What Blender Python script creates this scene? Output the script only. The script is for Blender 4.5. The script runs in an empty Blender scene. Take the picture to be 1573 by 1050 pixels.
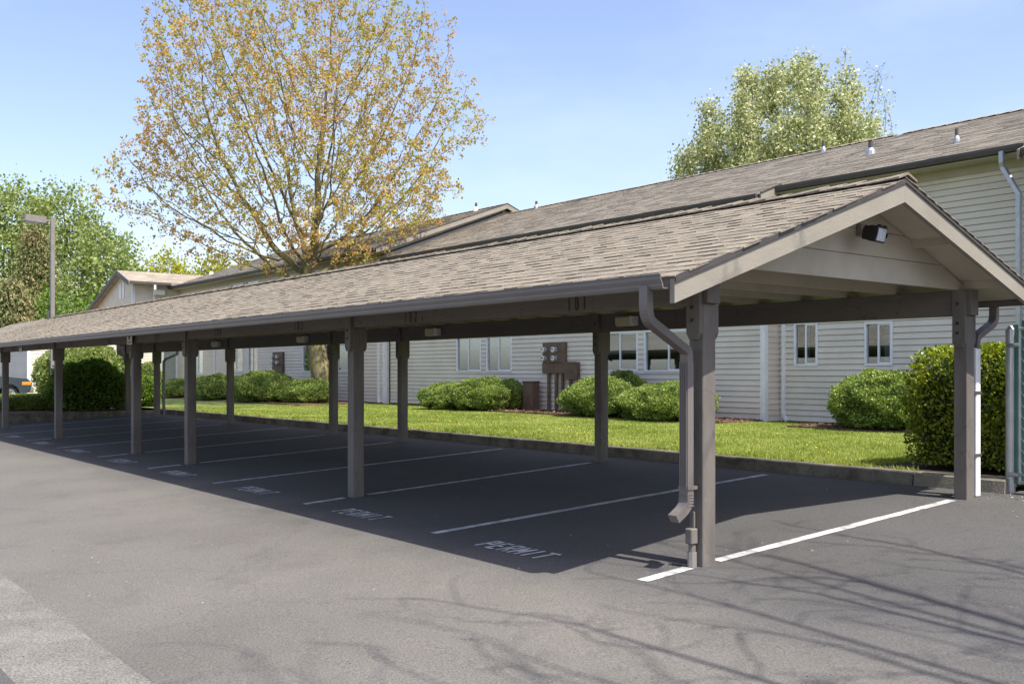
import bpy, math, random
import numpy as np
from mathutils import Vector, Matrix, kdtree, noise as mnoise

R_ = math.radians
S = bpy.context.scene
COL = S.collection
random.seed(7)
RNG = np.random.default_rng(11)

# ------------------------------------------------------------------ camera, light, exposure
cam_d = bpy.data.cameras.new('camera')
cam_d.lens = 35.0
cam_d.sensor_width = 36.0
cam_d.shift_y = 46.0 / 1573.0
cam_d.clip_start = 0.05
cam_d.clip_end = 3000
cam = bpy.data.objects.new('camera', cam_d)
COL.objects.link(cam)
cam.location = (5.16, -5.99, 1.5)
cam.rotation_euler = (R_(90), 0, R_(51.57))
S.camera = cam

SUN_EL = R_(60.5)
SUN_DIR = Vector((0.996 * math.cos(SUN_EL), 0.09 * math.cos(SUN_EL), math.sin(SUN_EL))).normalized()
sun_d = bpy.data.lights.new('sun', 'SUN')
sun_d.energy = 4.1
sun_d.angle = R_(0.53)
sun_d.color = (1.0, 0.955, 0.885)
sun = bpy.data.objects.new('sun', sun_d)
COL.objects.link(sun)
sun.rotation_euler = SUN_DIR.to_track_quat('Z', 'Y').to_euler()

world = bpy.data.worlds.new('World')
S.world = world
world.use_nodes = True
wn, wl = world.node_tree.nodes, world.node_tree.links
wn.clear()
w_out = wn.new('ShaderNodeOutputWorld')
w_bg = wn.new('ShaderNodeBackground')
w_sky = wn.new('ShaderNodeTexSky')
w_sky.sky_type = 'NISHITA'
w_sky.sun_disc = False
w_sky.sun_elevation = SUN_EL
w_sky.sun_rotation = math.atan2(SUN_DIR.x, SUN_DIR.y)
w_sky.air_density = 1.0
w_sky.dust_density = 1.6
w_sky.ozone_density = 1.6
w_sky.altitude = 50
# thin high cloud, a faint veil over the whole sky
w_tc = wn.new('ShaderNodeTexCoord')
w_map = wn.new('ShaderNodeMapping')
w_map.inputs['Scale'].default_value = (1.0, 1.0, 3.2)
w_ns = wn.new('ShaderNodeTexNoise')
w_ns.inputs['Scale'].default_value = 1.7
w_ns.inputs['Detail'].default_value = 7
w_ns.inputs['Roughness'].default_value = 0.55
w_cr = wn.new('ShaderNodeValToRGB')
w_cr.color_ramp.elements[0].position = 0.5
w_cr.color_ramp.elements[0].color = (0, 0, 0, 1)
w_cr.color_ramp.elements[1].position = 0.85
w_cr.color_ramp.elements[1].color = (0.3, 0.3, 0.3, 1)
w_mix = wn.new('ShaderNodeMixRGB')
w_mix.inputs[2].default_value = (5.2, 5.5, 6.0, 1)
wl.new(w_tc.outputs['Generated'], w_map.inputs['Vector'])
wl.new(w_map.outputs['Vector'], w_ns.inputs['Vector'])
wl.new(w_ns.outputs['Fac'], w_cr.inputs['Fac'])
wl.new(w_cr.outputs['Color'], w_mix.inputs[0])
w_tint = wn.new('ShaderNodeMixRGB')
w_tint.blend_type = 'MULTIPLY'
w_tint.inputs[0].default_value = 1.0
w_tint.inputs[2].default_value = (1.045, .945, .965, 1)
wl.new(w_sky.outputs['Color'], w_tint.inputs[1])
wl.new(w_tint.outputs['Color'], w_mix.inputs[1])
wl.new(w_mix.outputs['Color'], w_bg.inputs['Color'])
w_bg.inputs['Strength'].default_value = 0.142
wl.new(w_bg.outputs['Background'], w_out.inputs['Surface'])

S.view_settings.view_transform = 'Standard'
S.view_settings.look = 'None'
S.view_settings.gamma = 1.0
S.view_settings.use_curve_mapping = False
S.view_settings.exposure = 0.92

# ------------------------------------------------------------------ materials
MATS = {}


def mat(name, cols, rough=0.75, scale=4.0, detail=4.0, bump=0.0, bscale=80.0, rand=None, amt=0.25,
        spec=0.3, metal=0.0, transl=0.0, stretch=(1, 1, 1), speck=0.0, speck_scale=220.0):
    """Principled with noise driven colour; rand is 'island' or 'object' for piece to piece change."""
    m = bpy.data.materials.new(name)
    m.use_nodes = True
    n, l = m.node_tree.nodes, m.node_tree.links
    n.clear()
    out = n.new('ShaderNodeOutputMaterial')
    bs = n.new('ShaderNodeBsdfPrincipled')
    bs.inputs['Roughness'].default_value = rough
    bs.inputs['Metallic'].default_value = metal
    bs.inputs['Specular IOR Level'].default_value = spec
    geo = n.new('ShaderNodeNewGeometry')
    mp = n.new('ShaderNodeMapping')
    mp.inputs['Scale'].default_value = stretch
    l.new(geo.outputs['Position'], mp.inputs['Vector'])
    nz = n.new('ShaderNodeTexNoise')
    nz.inputs['Scale'].default_value = scale
    nz.inputs['Detail'].default_value = detail
    nz.inputs['Roughness'].default_value = 0.6
    l.new(mp.outputs['Vector'], nz.inputs['Vector'])
    cr = n.new('ShaderNodeValToRGB')
    els = cr.color_ramp.elements
    k = len(cols)
    while len(els) < k:
        els.new(0.5)
    for i, c in enumerate(cols):
        els[i].position = 0.5 if k == 1 else 0.28 + 0.44 * i / (k - 1)
        els[i].color = (c[0], c[1], c[2], 1)
    fac = nz.outputs['Fac']
    rnd = None
    if rand == 'island':
        rnd = geo.outputs['Random Per Island']
    elif rand == 'object':
        oi = n.new('ShaderNodeObjectInfo')
        rnd = oi.outputs['Random']
    if rnd is not None:
        mx = n.new('ShaderNodeMath')
        mx.operation = 'MULTIPLY_ADD'
        mx.inputs[1].default_value = amt
        sub = n.new('ShaderNodeMath')
        sub.operation = 'SUBTRACT'
        sub.inputs[1].default_value = amt * 0.5
        l.new(rnd, mx.inputs[0])
        l.new(fac, mx.inputs[2])
        l.new(mx.outputs[0], sub.inputs[0])
        fac = sub.outputs[0]
    l.new(fac, cr.inputs['Fac'])
    col = cr.outputs['Color']
    if speck > 0:
        n2 = n.new('ShaderNodeTexNoise')
        n2.inputs['Scale'].default_value = speck_scale
        n2.inputs['Detail'].default_value = 2
        l.new(geo.outputs['Position'], n2.inputs['Vector'])
        mr = n.new('ShaderNodeMapRange')
        mr.inputs['From Min'].default_value = 0.3
        mr.inputs['From Max'].default_value = 0.7
        mr.inputs['To Min'].default_value = 1 - speck
        mr.inputs['To Max'].default_value = 1 + speck
        l.new(n2.outputs['Fac'], mr.inputs['Value'])
        mul = n.new('ShaderNodeVectorMath')
        mul.operation = 'SCALE'
        l.new(col, mul.inputs[0])
        l.new(mr.outputs['Result'], mul.inputs['Scale'])
        col = mul.outputs['Vector']
    l.new(col, bs.inputs['Base Color'])
    if bump > 0:
        nb = n.new('ShaderNodeTexNoise')
        nb.inputs['Scale'].default_value = bscale
        nb.inputs['Detail'].default_value = 3
        l.new(mp.outputs['Vector'], nb.inputs['Vector'])
        bp = n.new('ShaderNodeBump')
        bp.inputs['Strength'].default_value = bump
        bp.inputs['Distance'].default_value = 0.01
        l.new(nb.outputs['Fac'], bp.inputs['Height'])
        l.new(bp.outputs['Normal'], bs.inputs['Normal'])
    sh = bs.outputs['BSDF']
    if transl > 0:
        tr = n.new('ShaderNodeBsdfTranslucent')
        hs = n.new('ShaderNodeHueSaturation')
        hs.inputs['Hue'].default_value = 0.49
        hs.inputs['Saturation'].default_value = 1.1
        hs.inputs['Value'].default_value = 1.5
        l.new(col, hs.inputs['Color'])
        l.new(hs.outputs['Color'], tr.inputs['Color'])
        ms = n.new('ShaderNodeMixShader')
        ms.inputs[0].default_value = transl
        l.new(sh, ms.inputs[1])
        l.new(tr.outputs['BSDF'], ms.inputs[2])
        sh = ms.outputs['Shader']
    l.new(sh, out.inputs['Surface'])
    MATS[name] = m
    return m


def add_wear(m, crack=.5, crack_scale=.33, stain=.22, stain_scale=1.1, lo=.56, hi=.72):
    n, l = m.node_tree.nodes, m.node_tree.links
    bs = next(x for x in n if x.type == 'BSDF_PRINCIPLED')
    src = bs.inputs['Base Color'].links[0].from_socket
    geo = next(x for x in n if x.type == 'NEW_GEOMETRY')
    nz = n.new('ShaderNodeTexNoise'); nz.inputs['Scale'].default_value = 1.6; nz.inputs['Detail'].default_value = 6
    l.new(geo.outputs['Position'], nz.inputs['Vector'])
    ad = n.new('ShaderNodeVectorMath'); ad.operation = 'MULTIPLY_ADD'
    ad.inputs[1].default_value = (.9, .9, .9)
    l.new(nz.outputs['Color'], ad.inputs[0]); l.new(geo.outputs['Position'], ad.inputs[2])
    vo = n.new('ShaderNodeTexVoronoi'); vo.feature = 'DISTANCE_TO_EDGE'; vo.inputs['Scale'].default_value = crack_scale
    l.new(ad.outputs['Vector'], vo.inputs['Vector'])
    mr = n.new('ShaderNodeMapRange'); mr.inputs['From Max'].default_value = .006
    mr.inputs['To Min'].default_value = 1 - crack
    l.new(vo.outputs['Distance'], mr.inputs['Value'])
    n2 = n.new('ShaderNodeTexNoise'); n2.inputs['Scale'].default_value = stain_scale; n2.inputs['Detail'].default_value = 7; n2.inputs['Roughness'].default_value = .65
    l.new(geo.outputs['Position'], n2.inputs['Vector'])
    m2 = n.new('ShaderNodeMapRange'); m2.inputs['From Min'].default_value = lo; m2.inputs['From Max'].default_value = hi
    m2.inputs['To Min'].default_value = 1; m2.inputs['To Max'].default_value = 1 - stain
    l.new(n2.outputs['Fac'], m2.inputs['Value'])
    mu = n.new('ShaderNodeMath'); mu.operation = 'MULTIPLY'
    l.new(mr.outputs['Result'], mu.inputs[0]); l.new(m2.outputs['Result'], mu.inputs[1])
    sc = n.new('ShaderNodeVectorMath'); sc.operation = 'SCALE'
    l.new(src, sc.inputs[0]); l.new(mu.outputs[0], sc.inputs['Scale'])
    l.new(sc.outputs['Vector'], bs.inputs['Base Color'])


def glass_mat(name, tint, refl):
    m = bpy.data.materials.new(name)
    m.use_nodes = True
    n, l = m.node_tree.nodes, m.node_tree.links
    n.clear()
    out = n.new('ShaderNodeOutputMaterial')
    t = n.new('ShaderNodeBsdfTransparent')
    t.inputs['Color'].default_value = (*tint, 1)
    g = n.new('ShaderNodeBsdfGlossy')
    g.inputs['Roughness'].default_value = 0.015
    g.inputs['Color'].default_value = (0.85, 0.92, 0.95, 1)
    lw = n.new('ShaderNodeLayerWeight')
    lw.inputs['Blend'].default_value = 0.35
    ad = n.new('ShaderNodeMath')
    ad.operation = 'MULTIPLY_ADD'
    ad.inputs[1].default_value = 0.38
    ad.inputs[2].default_value = refl
    ad.use_clamp = True
    l.new(lw.outputs['Fresnel'], ad.inputs[0])
    ms = n.new('ShaderNodeMixShader')
    l.new(ad.outputs[0], ms.inputs[0])
    l.new(t.outputs['BSDF'], ms.inputs[1])
    l.new(g.outputs['BSDF'], ms.inputs[2])
    l.new(ms.outputs['Shader'], out.inputs['Surface'])
    return m


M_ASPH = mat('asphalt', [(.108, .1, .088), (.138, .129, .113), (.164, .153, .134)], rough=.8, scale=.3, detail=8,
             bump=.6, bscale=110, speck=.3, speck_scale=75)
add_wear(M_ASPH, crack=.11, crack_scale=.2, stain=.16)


def add_stall_tone(m, y0, y1, dark):
    """darker, bluer tone over the stalls, with a soft uneven edge along the drive"""
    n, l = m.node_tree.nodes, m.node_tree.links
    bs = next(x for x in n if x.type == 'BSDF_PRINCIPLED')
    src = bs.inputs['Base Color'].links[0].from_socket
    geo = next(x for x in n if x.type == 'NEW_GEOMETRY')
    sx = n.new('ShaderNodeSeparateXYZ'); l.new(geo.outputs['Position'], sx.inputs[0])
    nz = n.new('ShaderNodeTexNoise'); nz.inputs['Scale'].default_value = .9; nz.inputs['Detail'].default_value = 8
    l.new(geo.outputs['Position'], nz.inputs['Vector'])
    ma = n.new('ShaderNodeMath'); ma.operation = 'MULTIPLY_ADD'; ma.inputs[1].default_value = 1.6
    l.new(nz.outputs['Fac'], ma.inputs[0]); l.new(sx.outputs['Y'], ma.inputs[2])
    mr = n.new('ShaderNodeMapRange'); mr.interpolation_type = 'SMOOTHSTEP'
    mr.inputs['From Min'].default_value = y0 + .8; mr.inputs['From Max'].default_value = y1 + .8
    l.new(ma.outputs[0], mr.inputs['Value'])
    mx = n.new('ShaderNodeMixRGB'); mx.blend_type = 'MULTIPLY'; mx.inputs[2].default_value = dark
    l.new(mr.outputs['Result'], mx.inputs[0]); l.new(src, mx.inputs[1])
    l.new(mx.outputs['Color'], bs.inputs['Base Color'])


add_stall_tone(M_ASPH, -1.9, -.3, (.62, .64, .7, 1))  # stall side multiplied darker and bluer, edge broken up by noise
M_ASPH_OLD = mat('old_asphalt', [(.07, .068, .066), (.1, .097, .093)], rough=.85, scale=.8, detail=8, bump=.5, bscale=110, speck=.3, speck_scale=100)
M_CONC = mat('concrete', [(.12, .113, .1), (.165, .155, .138), (.2, .19, .17)], rough=.9, scale=3, detail=9, bump=.6, bscale=90, speck=.45, speck_scale=75)
M_KERB = mat('kerb_concrete', [(.07, .062, .045), (.15, .135, .105), (.24, .22, .18)], rough=.92, scale=4, detail=9, bump=.7, bscale=40, speck=.25, speck_scale=70)
M_LINE = mat('line_paint', [(.16, .16, .16), (.45, .45, .44), (.62, .62, .6)], rough=.7, scale=7, detail=9, bump=.3, bscale=120)
M_SOIL = mat('soil', [(.03, .022, .015), (.06, .045, .03)], rough=.95, scale=2, bump=.6, bscale=30)
M_LAWN = mat('lawn_ground', [(.09, .13, .03), (.13, .17, .045), (.17, .2, .06)], rough=.95, scale=1.2, detail=7, bump=.8, bscale=60)
M_GRASS = mat('grass', [(.17, .235, .04), (.3, .36, .07), (.43, .46, .14)], rough=.6, scale=.7, detail=8, rand='island', amt=.35, transl=.35)
M_MULCH = mat('mulch', [(.05, .026, .016), (.13, .07, .045), (.2, .12, .085)], rough=.95, scale=9, detail=8, bump=1, bscale=45)
M_CHIP = mat('bark_chip', [(.06, .03, .018), (.15, .08, .05), (.25, .16, .11)], rough=.9, rand='island', amt=.7)
M_TAUPE = mat('taupe_paint', [(.1, .089, .078), (.15, .134, .116), (.19, .171, .149)], rough=.7, scale=5, detail=9, bump=.35, bscale=35, stretch=(1, 1, .25))
M_BEAM = mat('beam_paint', [(.125, .111, .096), (.15, .133, .115), (.17, .152, .132)], rough=.7, scale=3, detail=8, bump=.35, bscale=35, stretch=(.2, 1, 1))
M_GUTTER = mat('gutter_metal', [(.15, .132, .122), (.175, .154, .142)], rough=.42, scale=2, spec=.45, bump=.05, bscale=8)
M_BEIGE = mat('beige_paint', [(.235, .213, .172), (.272, .247, .2), (.3, .274, .225)], rough=.65, scale=2.2, detail=8, bump=.25, bscale=40)
M_BEIGE_BOUNCE = mat('beige_with_bounce_light', [(.42, .37, .285), (.48, .43, .34), (.52, .47, .375)], rough=.7, scale=2.2, detail=8, bump=.25, bscale=40)  # beige lightened so the colour carries ground bounce on the roof underside
M_BEIGE_LIFT = mat('beige_lifted_in_shade', [(.4, .36, .285), (.46, .415, .335), (.5, .455, .37)], rough=.7, scale=1.6, detail=8, bump=.3, bscale=40, rand='object', amt=.2)  # same paint as the rakes, made lighter to lift the shaded gable
M_SHING = mat('shingle', [(.19, .164, .126), (.252, .217, .166), (.305, .264, .204)], rough=.92, scale=9, detail=3, bump=.9, bscale=160, rand='object', amt=.2, speck=.3, speck_scale=160)
M_SHING_I = mat('shingle_field', [(.19, .164, .126), (.252, .217, .166), (.305, .264, .204)], rough=.92, scale=9, detail=3, bump=.9, bscale=160, rand='island', amt=.2, speck=.3, speck_scale=160)
M_SHING_B = mat('building_shingle', [(.225, .194, .15), (.3, .26, .205), (.35, .308, .245)], rough=.92, scale=2.5, detail=8, bump=.8, bscale=120, rand='island', amt=.32, speck=.25, speck_scale=90)
M_DECK = mat('roof_felt', [(.06, .052, .045), (.1, .085, .07)], rough=.95, scale=6)
M_DRIP = mat('drip_metal', [(.05, .043, .04), (.08, .07, .064)], rough=.5, spec=.4)
M_SIDING = mat('grey_siding', [(.6, .542, .45), (.665, .602, .502), (.705, .64, .54)], rough=.6, scale=1.0, detail=7, rand='object', amt=.18, bump=.08, bscale=60)
M_SIDING_I = mat('grey_siding_far', [(.6, .542, .45), (.665, .602, .502), (.705, .64, .54)], rough=.6, scale=1.0, detail=7, rand='island', amt=.18)
M_WHITE = mat('white_trim', [(.7, .7, .7), (.8, .8, .8)], rough=.45, scale=3, spec=.4)
M_PVC = mat('white_pipe', [(.72, .72, .71), (.82, .82, .81)], rough=.35, scale=6, spec=.5)
M_SOFFIT = mat('soffit', [(.36, .33, .25), (.42, .385, .3)], rough=.7, scale=2)
M_FASCIA = mat('dark_fascia', [(.07, .062, .058), (.095, .084, .078)], rough=.5, scale=3)
M_GLASS = glass_mat('window_glass', (.72, .78, .8), .2)
M_BLIND = mat('blind', [(.55, .57, .58), (.7, .71, .71)], rough=.8, scale=3, stretch=(1, 1, 12))
M_ROOM = mat('room_wall', [(.12, .13, .14), (.18, .19, .2)], rough=.9)
M_BROWN = mat('brown_paint', [(.085, .055, .037), (.12, .08, .055), (.145, .1, .07)], rough=.55, scale=5, detail=7, bump=.1)
M_METER = mat('meter_glass', [(.6, .63, .66), (.72, .75, .78)], rough=.15, spec=.8, metal=.6)
M_METAL = mat('galvanised', [(.36, .37, .38), (.48, .49, .5)], rough=.4, metal=.75, scale=8)
M_STEEL = mat('lamp_post_paint', [(.2, .185, .165), (.26, .24, .215)], rough=.5, scale=3)
M_BLACK = mat('black_metal', [(.012, .012, .013), (.025, .025, .026)], rough=.4, spec=.5)
M_LENS = mat('lamp_lens', [(.35, .38, .42), (.6, .63, .66)], rough=.08, spec=.9, scale=14)
M_YLENS = mat('yellowed_plastic', [(.55, .49, .3), (.68, .62, .42)], rough=.4, scale=9)
M_SIGN = mat('sign_white', [(.7, .7, .68), (.78, .78, .76)], rough=.5)
M_DIGIT = mat('dark_numeral', [(.045, .038, .033), (.06, .05, .044)], rough=.7)
M_SLAT = mat('green_slat', [(.05, .2, .14), (.08, .27, .19)], rough=.4, spec=.5, rand='object', amt=.2)
M_BARK = mat('bark', [(.065, .052, .038), (.17, .14, .105), (.27, .235, .185)], rough=.95, scale=6, detail=9, bump=1.0, bscale=22, stretch=(1, 1, .35))
M_BARK_M = mat('mossy_bark', [(.04, .032, .023), (.12, .1, .068), (.21, .185, .075), (.2, .175, .14)], rough=.95, scale=3.5, detail=9, bump=1.0, bscale=18, stretch=(1, 1, .4))
M_RUST = mat('rust_leaf', [(.29, .32, .065), (.4, .36, .085), (.46, .32, .1), (.45, .26, .11)], rough=.55, scale=.28, detail=3, rand='island', amt=.45, transl=.38)
M_GLEAF = mat('green_leaf', [(.06, .12, .02), (.13, .21, .032), (.19, .28, .05)], rough=.5, scale=.5, rand='island', amt=.5, transl=.35)
M_PALE = mat('pale_leaf', [(.2, .24, .085), (.38, .4, .18), (.55, .56, .33)], rough=.45, scale=.8, rand='island', amt=.9, transl=.3)
M_YLEAF = mat('yellow_leaf', [(.22, .25, .02), (.33, .34, .035), (.42, .4, .06)], rough=.55, scale=.6, rand='island', amt=.5, transl=.4)
M_CONIF = mat('conifer_needle', [(.13, .17, .055), (.2, .215, .08), (.28, .23, .11)], rough=.7, scale=.4, rand='island', amt=.5, transl=.15)
M_YEW = mat('bush_needle', [(.08, .135, .03), (.2, .285, .055), (.34, .41, .1)], rough=.5, scale=1.8, rand='island', amt=.55, transl=.25)
M_YEWCORE = mat('bush_core', [(.02, .032, .01), (.04, .055, .018)], rough=.9, scale=12)
M_LAUREL = mat('hedge_leaf', [(.07, .125, .014), (.21, .28, .028), (.36, .4, .045)], rough=.3, spec=.5, scale=1.8, rand='island', amt=.7, transl=.3)
M_BRIGHT = mat('bright_leaf', [(.14, .195, .05), (.235, .295, .085), (.35, .4, .14)], rough=.45, scale=1.0, rand='island', amt=.5, transl=.35)
M_CARP = mat('car_paint', [(.07, .09, .105), (.08, .1, .115)], rough=.25, spec=.6, metal=.4)
M_CARTRIM = mat('car_trim', [(.15, .15, .15), (.2, .2, .2)], rough=.6)
M_TYRE = mat('tyre_rubber', [(.014, .014, .014), (.022, .022, .022)], rough=.85)
M_RIM = mat('wheel_rim', [(.4, .4, .41), (.5, .5, .51)], rough=.3, metal=.7)
M_AMBER = mat('amber_lens', [(.7, .25, .03), (.8, .33, .05)], rough=.2, spec=.7)
M_CARGL = glass_mat('car_glass', (.2, .22, .24), .25)
M_DAND = mat('dandelion', [(.7, .5, .02), (.8, .6, .04)], rough=.7)
M_DEBRIS = mat('debris', [(.08, .06, .04), (.22, .19, .15), (.55, .53, .5)], rough=.9, rand='island', amt=1.0)

for m_ in (M_SHING, M_SHING_I, M_SHING_B):
    add_wear(m_, crack=0, stain=.22, stain_scale=.8, lo=.5, hi=.68)
for m_ in (M_TAUPE, M_BEAM):
    add_wear(m_, crack=.35, crack_scale=1.1, stain=-.45, stain_scale=11, lo=.66, hi=.71)
add_wear(M_SIDING, crack=0, stain=.1, stain_scale=.9, lo=.5, hi=.7)
add_wear(M_KERB, crack=.4, crack_scale=1.6, stain=-.9, stain_scale=7, lo=.66, hi=.72)

# ------------------------------------------------------------------ object helpers
ORIG = {}


def tag(o, label=None, cat=None, group=None, kind=None):
    if label: o['label'] = label
    if cat: o['category'] = cat
    if group: o['group'] = group
    if kind: o['kind'] = kind
    return o


def thing(name, loc, label, cat, group=None):
    o = bpy.data.objects.new(name, None)
    o.empty_display_size = 0.2
    COL.objects.link(o)
    o.location = loc
    ORIG[o] = Vector(loc)
    return tag(o, label, cat, group)


def link_mesh(name, me, parent=None, wloc=(0, 0, 0)):
    o = bpy.data.objects.new(name, me)
    COL.objects.link(o)
    w = Vector(wloc)
    ORIG[o] = w
    if parent is not None:
        o.parent = parent
        o.location = w - ORIG[parent]
    else:
        o.location = w
    return o


class MB:
    def __init__(s):
        s.v, s.f = [], []

    def add(s, vs, fs):
        b = len(s.v)
        s.v.extend([tuple(p) for p in vs])
        s.f.extend([tuple(i + b for i in f) for f in fs])
        return s

    def box(s, x0, x1, y0, y1, z0, z1):
        return s.add([(x0, y0, z0), (x1, y0, z0), (x1, y1, z0), (x0, y1, z0), (x0, y0, z1), (x1, y0, z1), (x1, y1, z1), (x0, y1, z1)],
                     [(0, 3, 2, 1), (4, 5, 6, 7), (0, 1, 5, 4), (1, 2, 6, 5), (2, 3, 7, 6), (3, 0, 4, 7)])

    def bbox(s, x0, x1, y0, y1, z0, z1, b=.006):
        """box with chamfered edges"""
        vs, idx = [], {}
        X, Y, Z = (x0, x1), (y0, y1), (z0, z1)
        sg = (1, -1)
        for i in (0, 1):
            for j in (0, 1):
                for k in (0, 1):
                    c = (X[i], Y[j], Z[k])
                    d = (sg[i] * b, sg[j] * b, sg[k] * b)
                    for a in range(3):
                        p = [c[q] + (0 if q == a else d[q]) for q in range(3)]
                        idx[(i, j, k, a)] = len(vs)
                        vs.append(p)
        fs = []
        g = lambda *a: idx[a]
        for i in (0, 1):
            q = [g(i, 0, 0, 0), g(i, 1, 0, 0), g(i, 1, 1, 0), g(i, 0, 1, 0)]
            fs.append(q if i else q[::-1])
            q = [g(0, i, 0, 1), g(0, i, 1, 1), g(1, i, 1, 1), g(1, i, 0, 1)]
            fs.append(q if i else q[::-1])
            q = [g(0, 0, i, 2), g(1, 0, i, 2), g(1, 1, i, 2), g(0, 1, i, 2)]
            fs.append(q if i else q[::-1])
        for i in (0, 1):
            for j in (0, 1):
                q = [g(i, j, 0, 0), g(i, j, 1, 0), g(i, j, 1, 1), g(i, j, 0, 1)]
                fs.append(q if i ^ j else q[::-1])
                q = [g(i, 0, j, 0), g(i, 1, j, 0), g(i, 1, j, 2), g(i, 0, j, 2)]
                fs.append(q[::-1] if i ^ j else q)
                q = [g(0, i, j, 1), g(1, i, j, 1), g(1, i, j, 2), g(0, i, j, 2)]
                fs.append(q if i ^ j else q[::-1])
        for i in (0, 1):
            for j in (0, 1):
                for k in (0, 1):
                    q = [g(i, j, k, 0), g(i, j, k, 1), g(i, j, k, 2)]
                    fs.append(q if (i + j + k) % 2 else q[::-1])
        return s.add(vs, fs)

    def prism(s, poly, axis, a0, a1):
        """poly in the two other axes, extruded along axis from a0 to a1"""
        n = len(poly)
        def P(p, a):
            return {'x': (a, p[0], p[1]), 'y': (p[0], a, p[1]), 'z': (p[0], p[1], a)}[axis]
        vs = [P(p, a0) for p in poly] + [P(p, a1) for p in poly]
        fs = [tuple(range(n))[::-1], tuple(range(n, 2 * n))] + [(i, (i + 1) % n, n + (i + 1) % n, n + i) for i in range(n)]
        return s.add(vs, fs)

    def tube(s, pts, rad, n=8, cap=True, twist=0.0):
        pts = [Vector(p) for p in pts]
        if not hasattr(rad, '__len__'):
            rad = [rad] * len(pts)
        vs, fs = [], []
        up = None
        for i, p in enumerate(pts):
            if i == 0: d = pts[1] - p
            elif i == len(pts) - 1: d = p - pts[i - 1]
            else: d = (pts[i + 1] - p).normalized() + (p - pts[i - 1]).normalized()
            d = d.normalized() if d.length > 1e-9 else Vector((0, 0, 1))
            if up is None:
                up = d.orthogonal().normalized()
            else:
                up = (up - d * up.dot(d))
                up = up.normalized() if up.length > 1e-6 else d.orthogonal().normalized()
            w = d.cross(up)
            for k in range(n):
                a = 2 * math.pi * k / n + twist
                vs.append(p + (up * math.cos(a) + w * math.sin(a)) * rad[i])
        for i in range(len(pts) - 1):
            for k in range(n):
                a, b = i * n + k, i * n + (k + 1) % n
                fs.append((a, b, b + n, a + n))
        if cap:
            fs.append(tuple(range(n))[::-1])
            fs.append(tuple(range((len(pts) - 1) * n, len(pts) * n)))
        return s.add(vs, fs)

    def rect_tube(s, pts, hw, hd, side):
        """rectangular pipe; side = fixed horizontal direction of the width"""
        side = Vector(side).normalized()
        pts = [Vector(p) for p in pts]
        vs, fs = [], []
        for i, p in enumerate(pts):
            if i == 0: d = pts[1] - p
            elif i == len(pts) - 1: d = p - pts[i - 1]
            else: d = (pts[i + 1] - p).normalized() + (p - pts[i - 1]).normalized()
            d.normalize()
            nrm = d.cross(side).normalized()
            for a, b in ((-1, -1), (1, -1), (1, 1), (-1, 1)):
                vs.append(p + side * hw * a + nrm * hd * b)
        for i in range(len(pts) - 1):
            for k in range(4):
                a, b = i * 4 + k, i * 4 + (k + 1) % 4
                fs.append((a, b, b + 4, a + 4))
        fs.append((3, 2, 1, 0))
        m = (len(pts) - 1) * 4
        fs.append((m, m + 1, m + 2, m + 3))
        return s.add(vs, fs)

    @staticmethod
    def rounded(pts, r=.06, k=5):
        pts = [Vector(p) for p in pts]
        out = [pts[0]]
        for i in range(1, len(pts) - 1):
            a, b, c = pts[i - 1], pts[i], pts[i + 1]
            q = min(r, (a - b).length * .45, (c - b).length * .45)
            p0, p1 = b + (a - b).normalized() * q, b + (c - b).normalized() * q
            for j in range(k + 1):
                t = j / k
                out.append(p0 * (1 - t) ** 2 + b * 2 * t * (1 - t) + p1 * t * t)
        return out + [pts[-1]]

    def disc(s, c, axis, r, h, n=12):
        c = Vector(c); ax = Vector(axis).normalized()
        return s.tube([c, c + ax * h], r, n)

    def mesh(s, name, m, origin, smooth=False):
        me = bpy.data.meshes.new(name)
        ox, oy, oz = origin
        me.from_pydata([(x - ox, y - oy, z - oz) for x, y, z in s.v], [], s.f)
        if m is not None:
            me.materials.append(m)
        if smooth:
            me.polygons.foreach_set('use_smooth', [True] * len(me.polygons))
        me.update()
        return me

    def build(s, name, m, parent=None, smooth=False, origin=None, label=None, kind=None):
        if origin is None:
            a = np.array(s.v)
            c = (a.min(0) + a.max(0)) / 2
            origin = (float(c[0]), float(c[1]), float(a[:, 2].min()))
        o = link_mesh(name, s.mesh(name, m, origin, smooth), parent, origin)
        if label: o['label'] = label
        if kind: o['kind'] = kind
        return o


def np_mesh(name, V, F, m, parent=None, origin=(0, 0, 0), smooth=False, kind=None):
    """fast mesh from arrays; F is (n, 3) or (n, 4)"""
    V = np.asarray(V, dtype=np.float32) - np.asarray(origin, dtype=np.float32)
    F = np.asarray(F, dtype=np.int32)
    me = bpy.data.meshes.new(name)
    me.vertices.add(len(V))
    me.vertices.foreach_set('co', V.ravel())
    k = F.shape[1]
    me.loops.add(F.size)
    me.loops.foreach_set('vertex_index', F.ravel())
    me.polygons.add(len(F))
    me.polygons.foreach_set('loop_start', np.arange(0, F.size, k, dtype=np.int32))
    me.polygons.foreach_set('loop_total', np.full(len(F), k, dtype=np.int32))
    if smooth:
        me.polygons.foreach_set('use_smooth', np.ones(len(F), dtype=bool))
    me.update(calc_edges=True)
    me.validate()
    me.materials.append(m)
    o = link_mesh(name, me, parent, origin)
    if kind: o['kind'] = kind
    return o


def unit(a):
    return a / np.maximum(np.linalg.norm(a, axis=1, keepdims=True), 1e-9)


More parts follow.
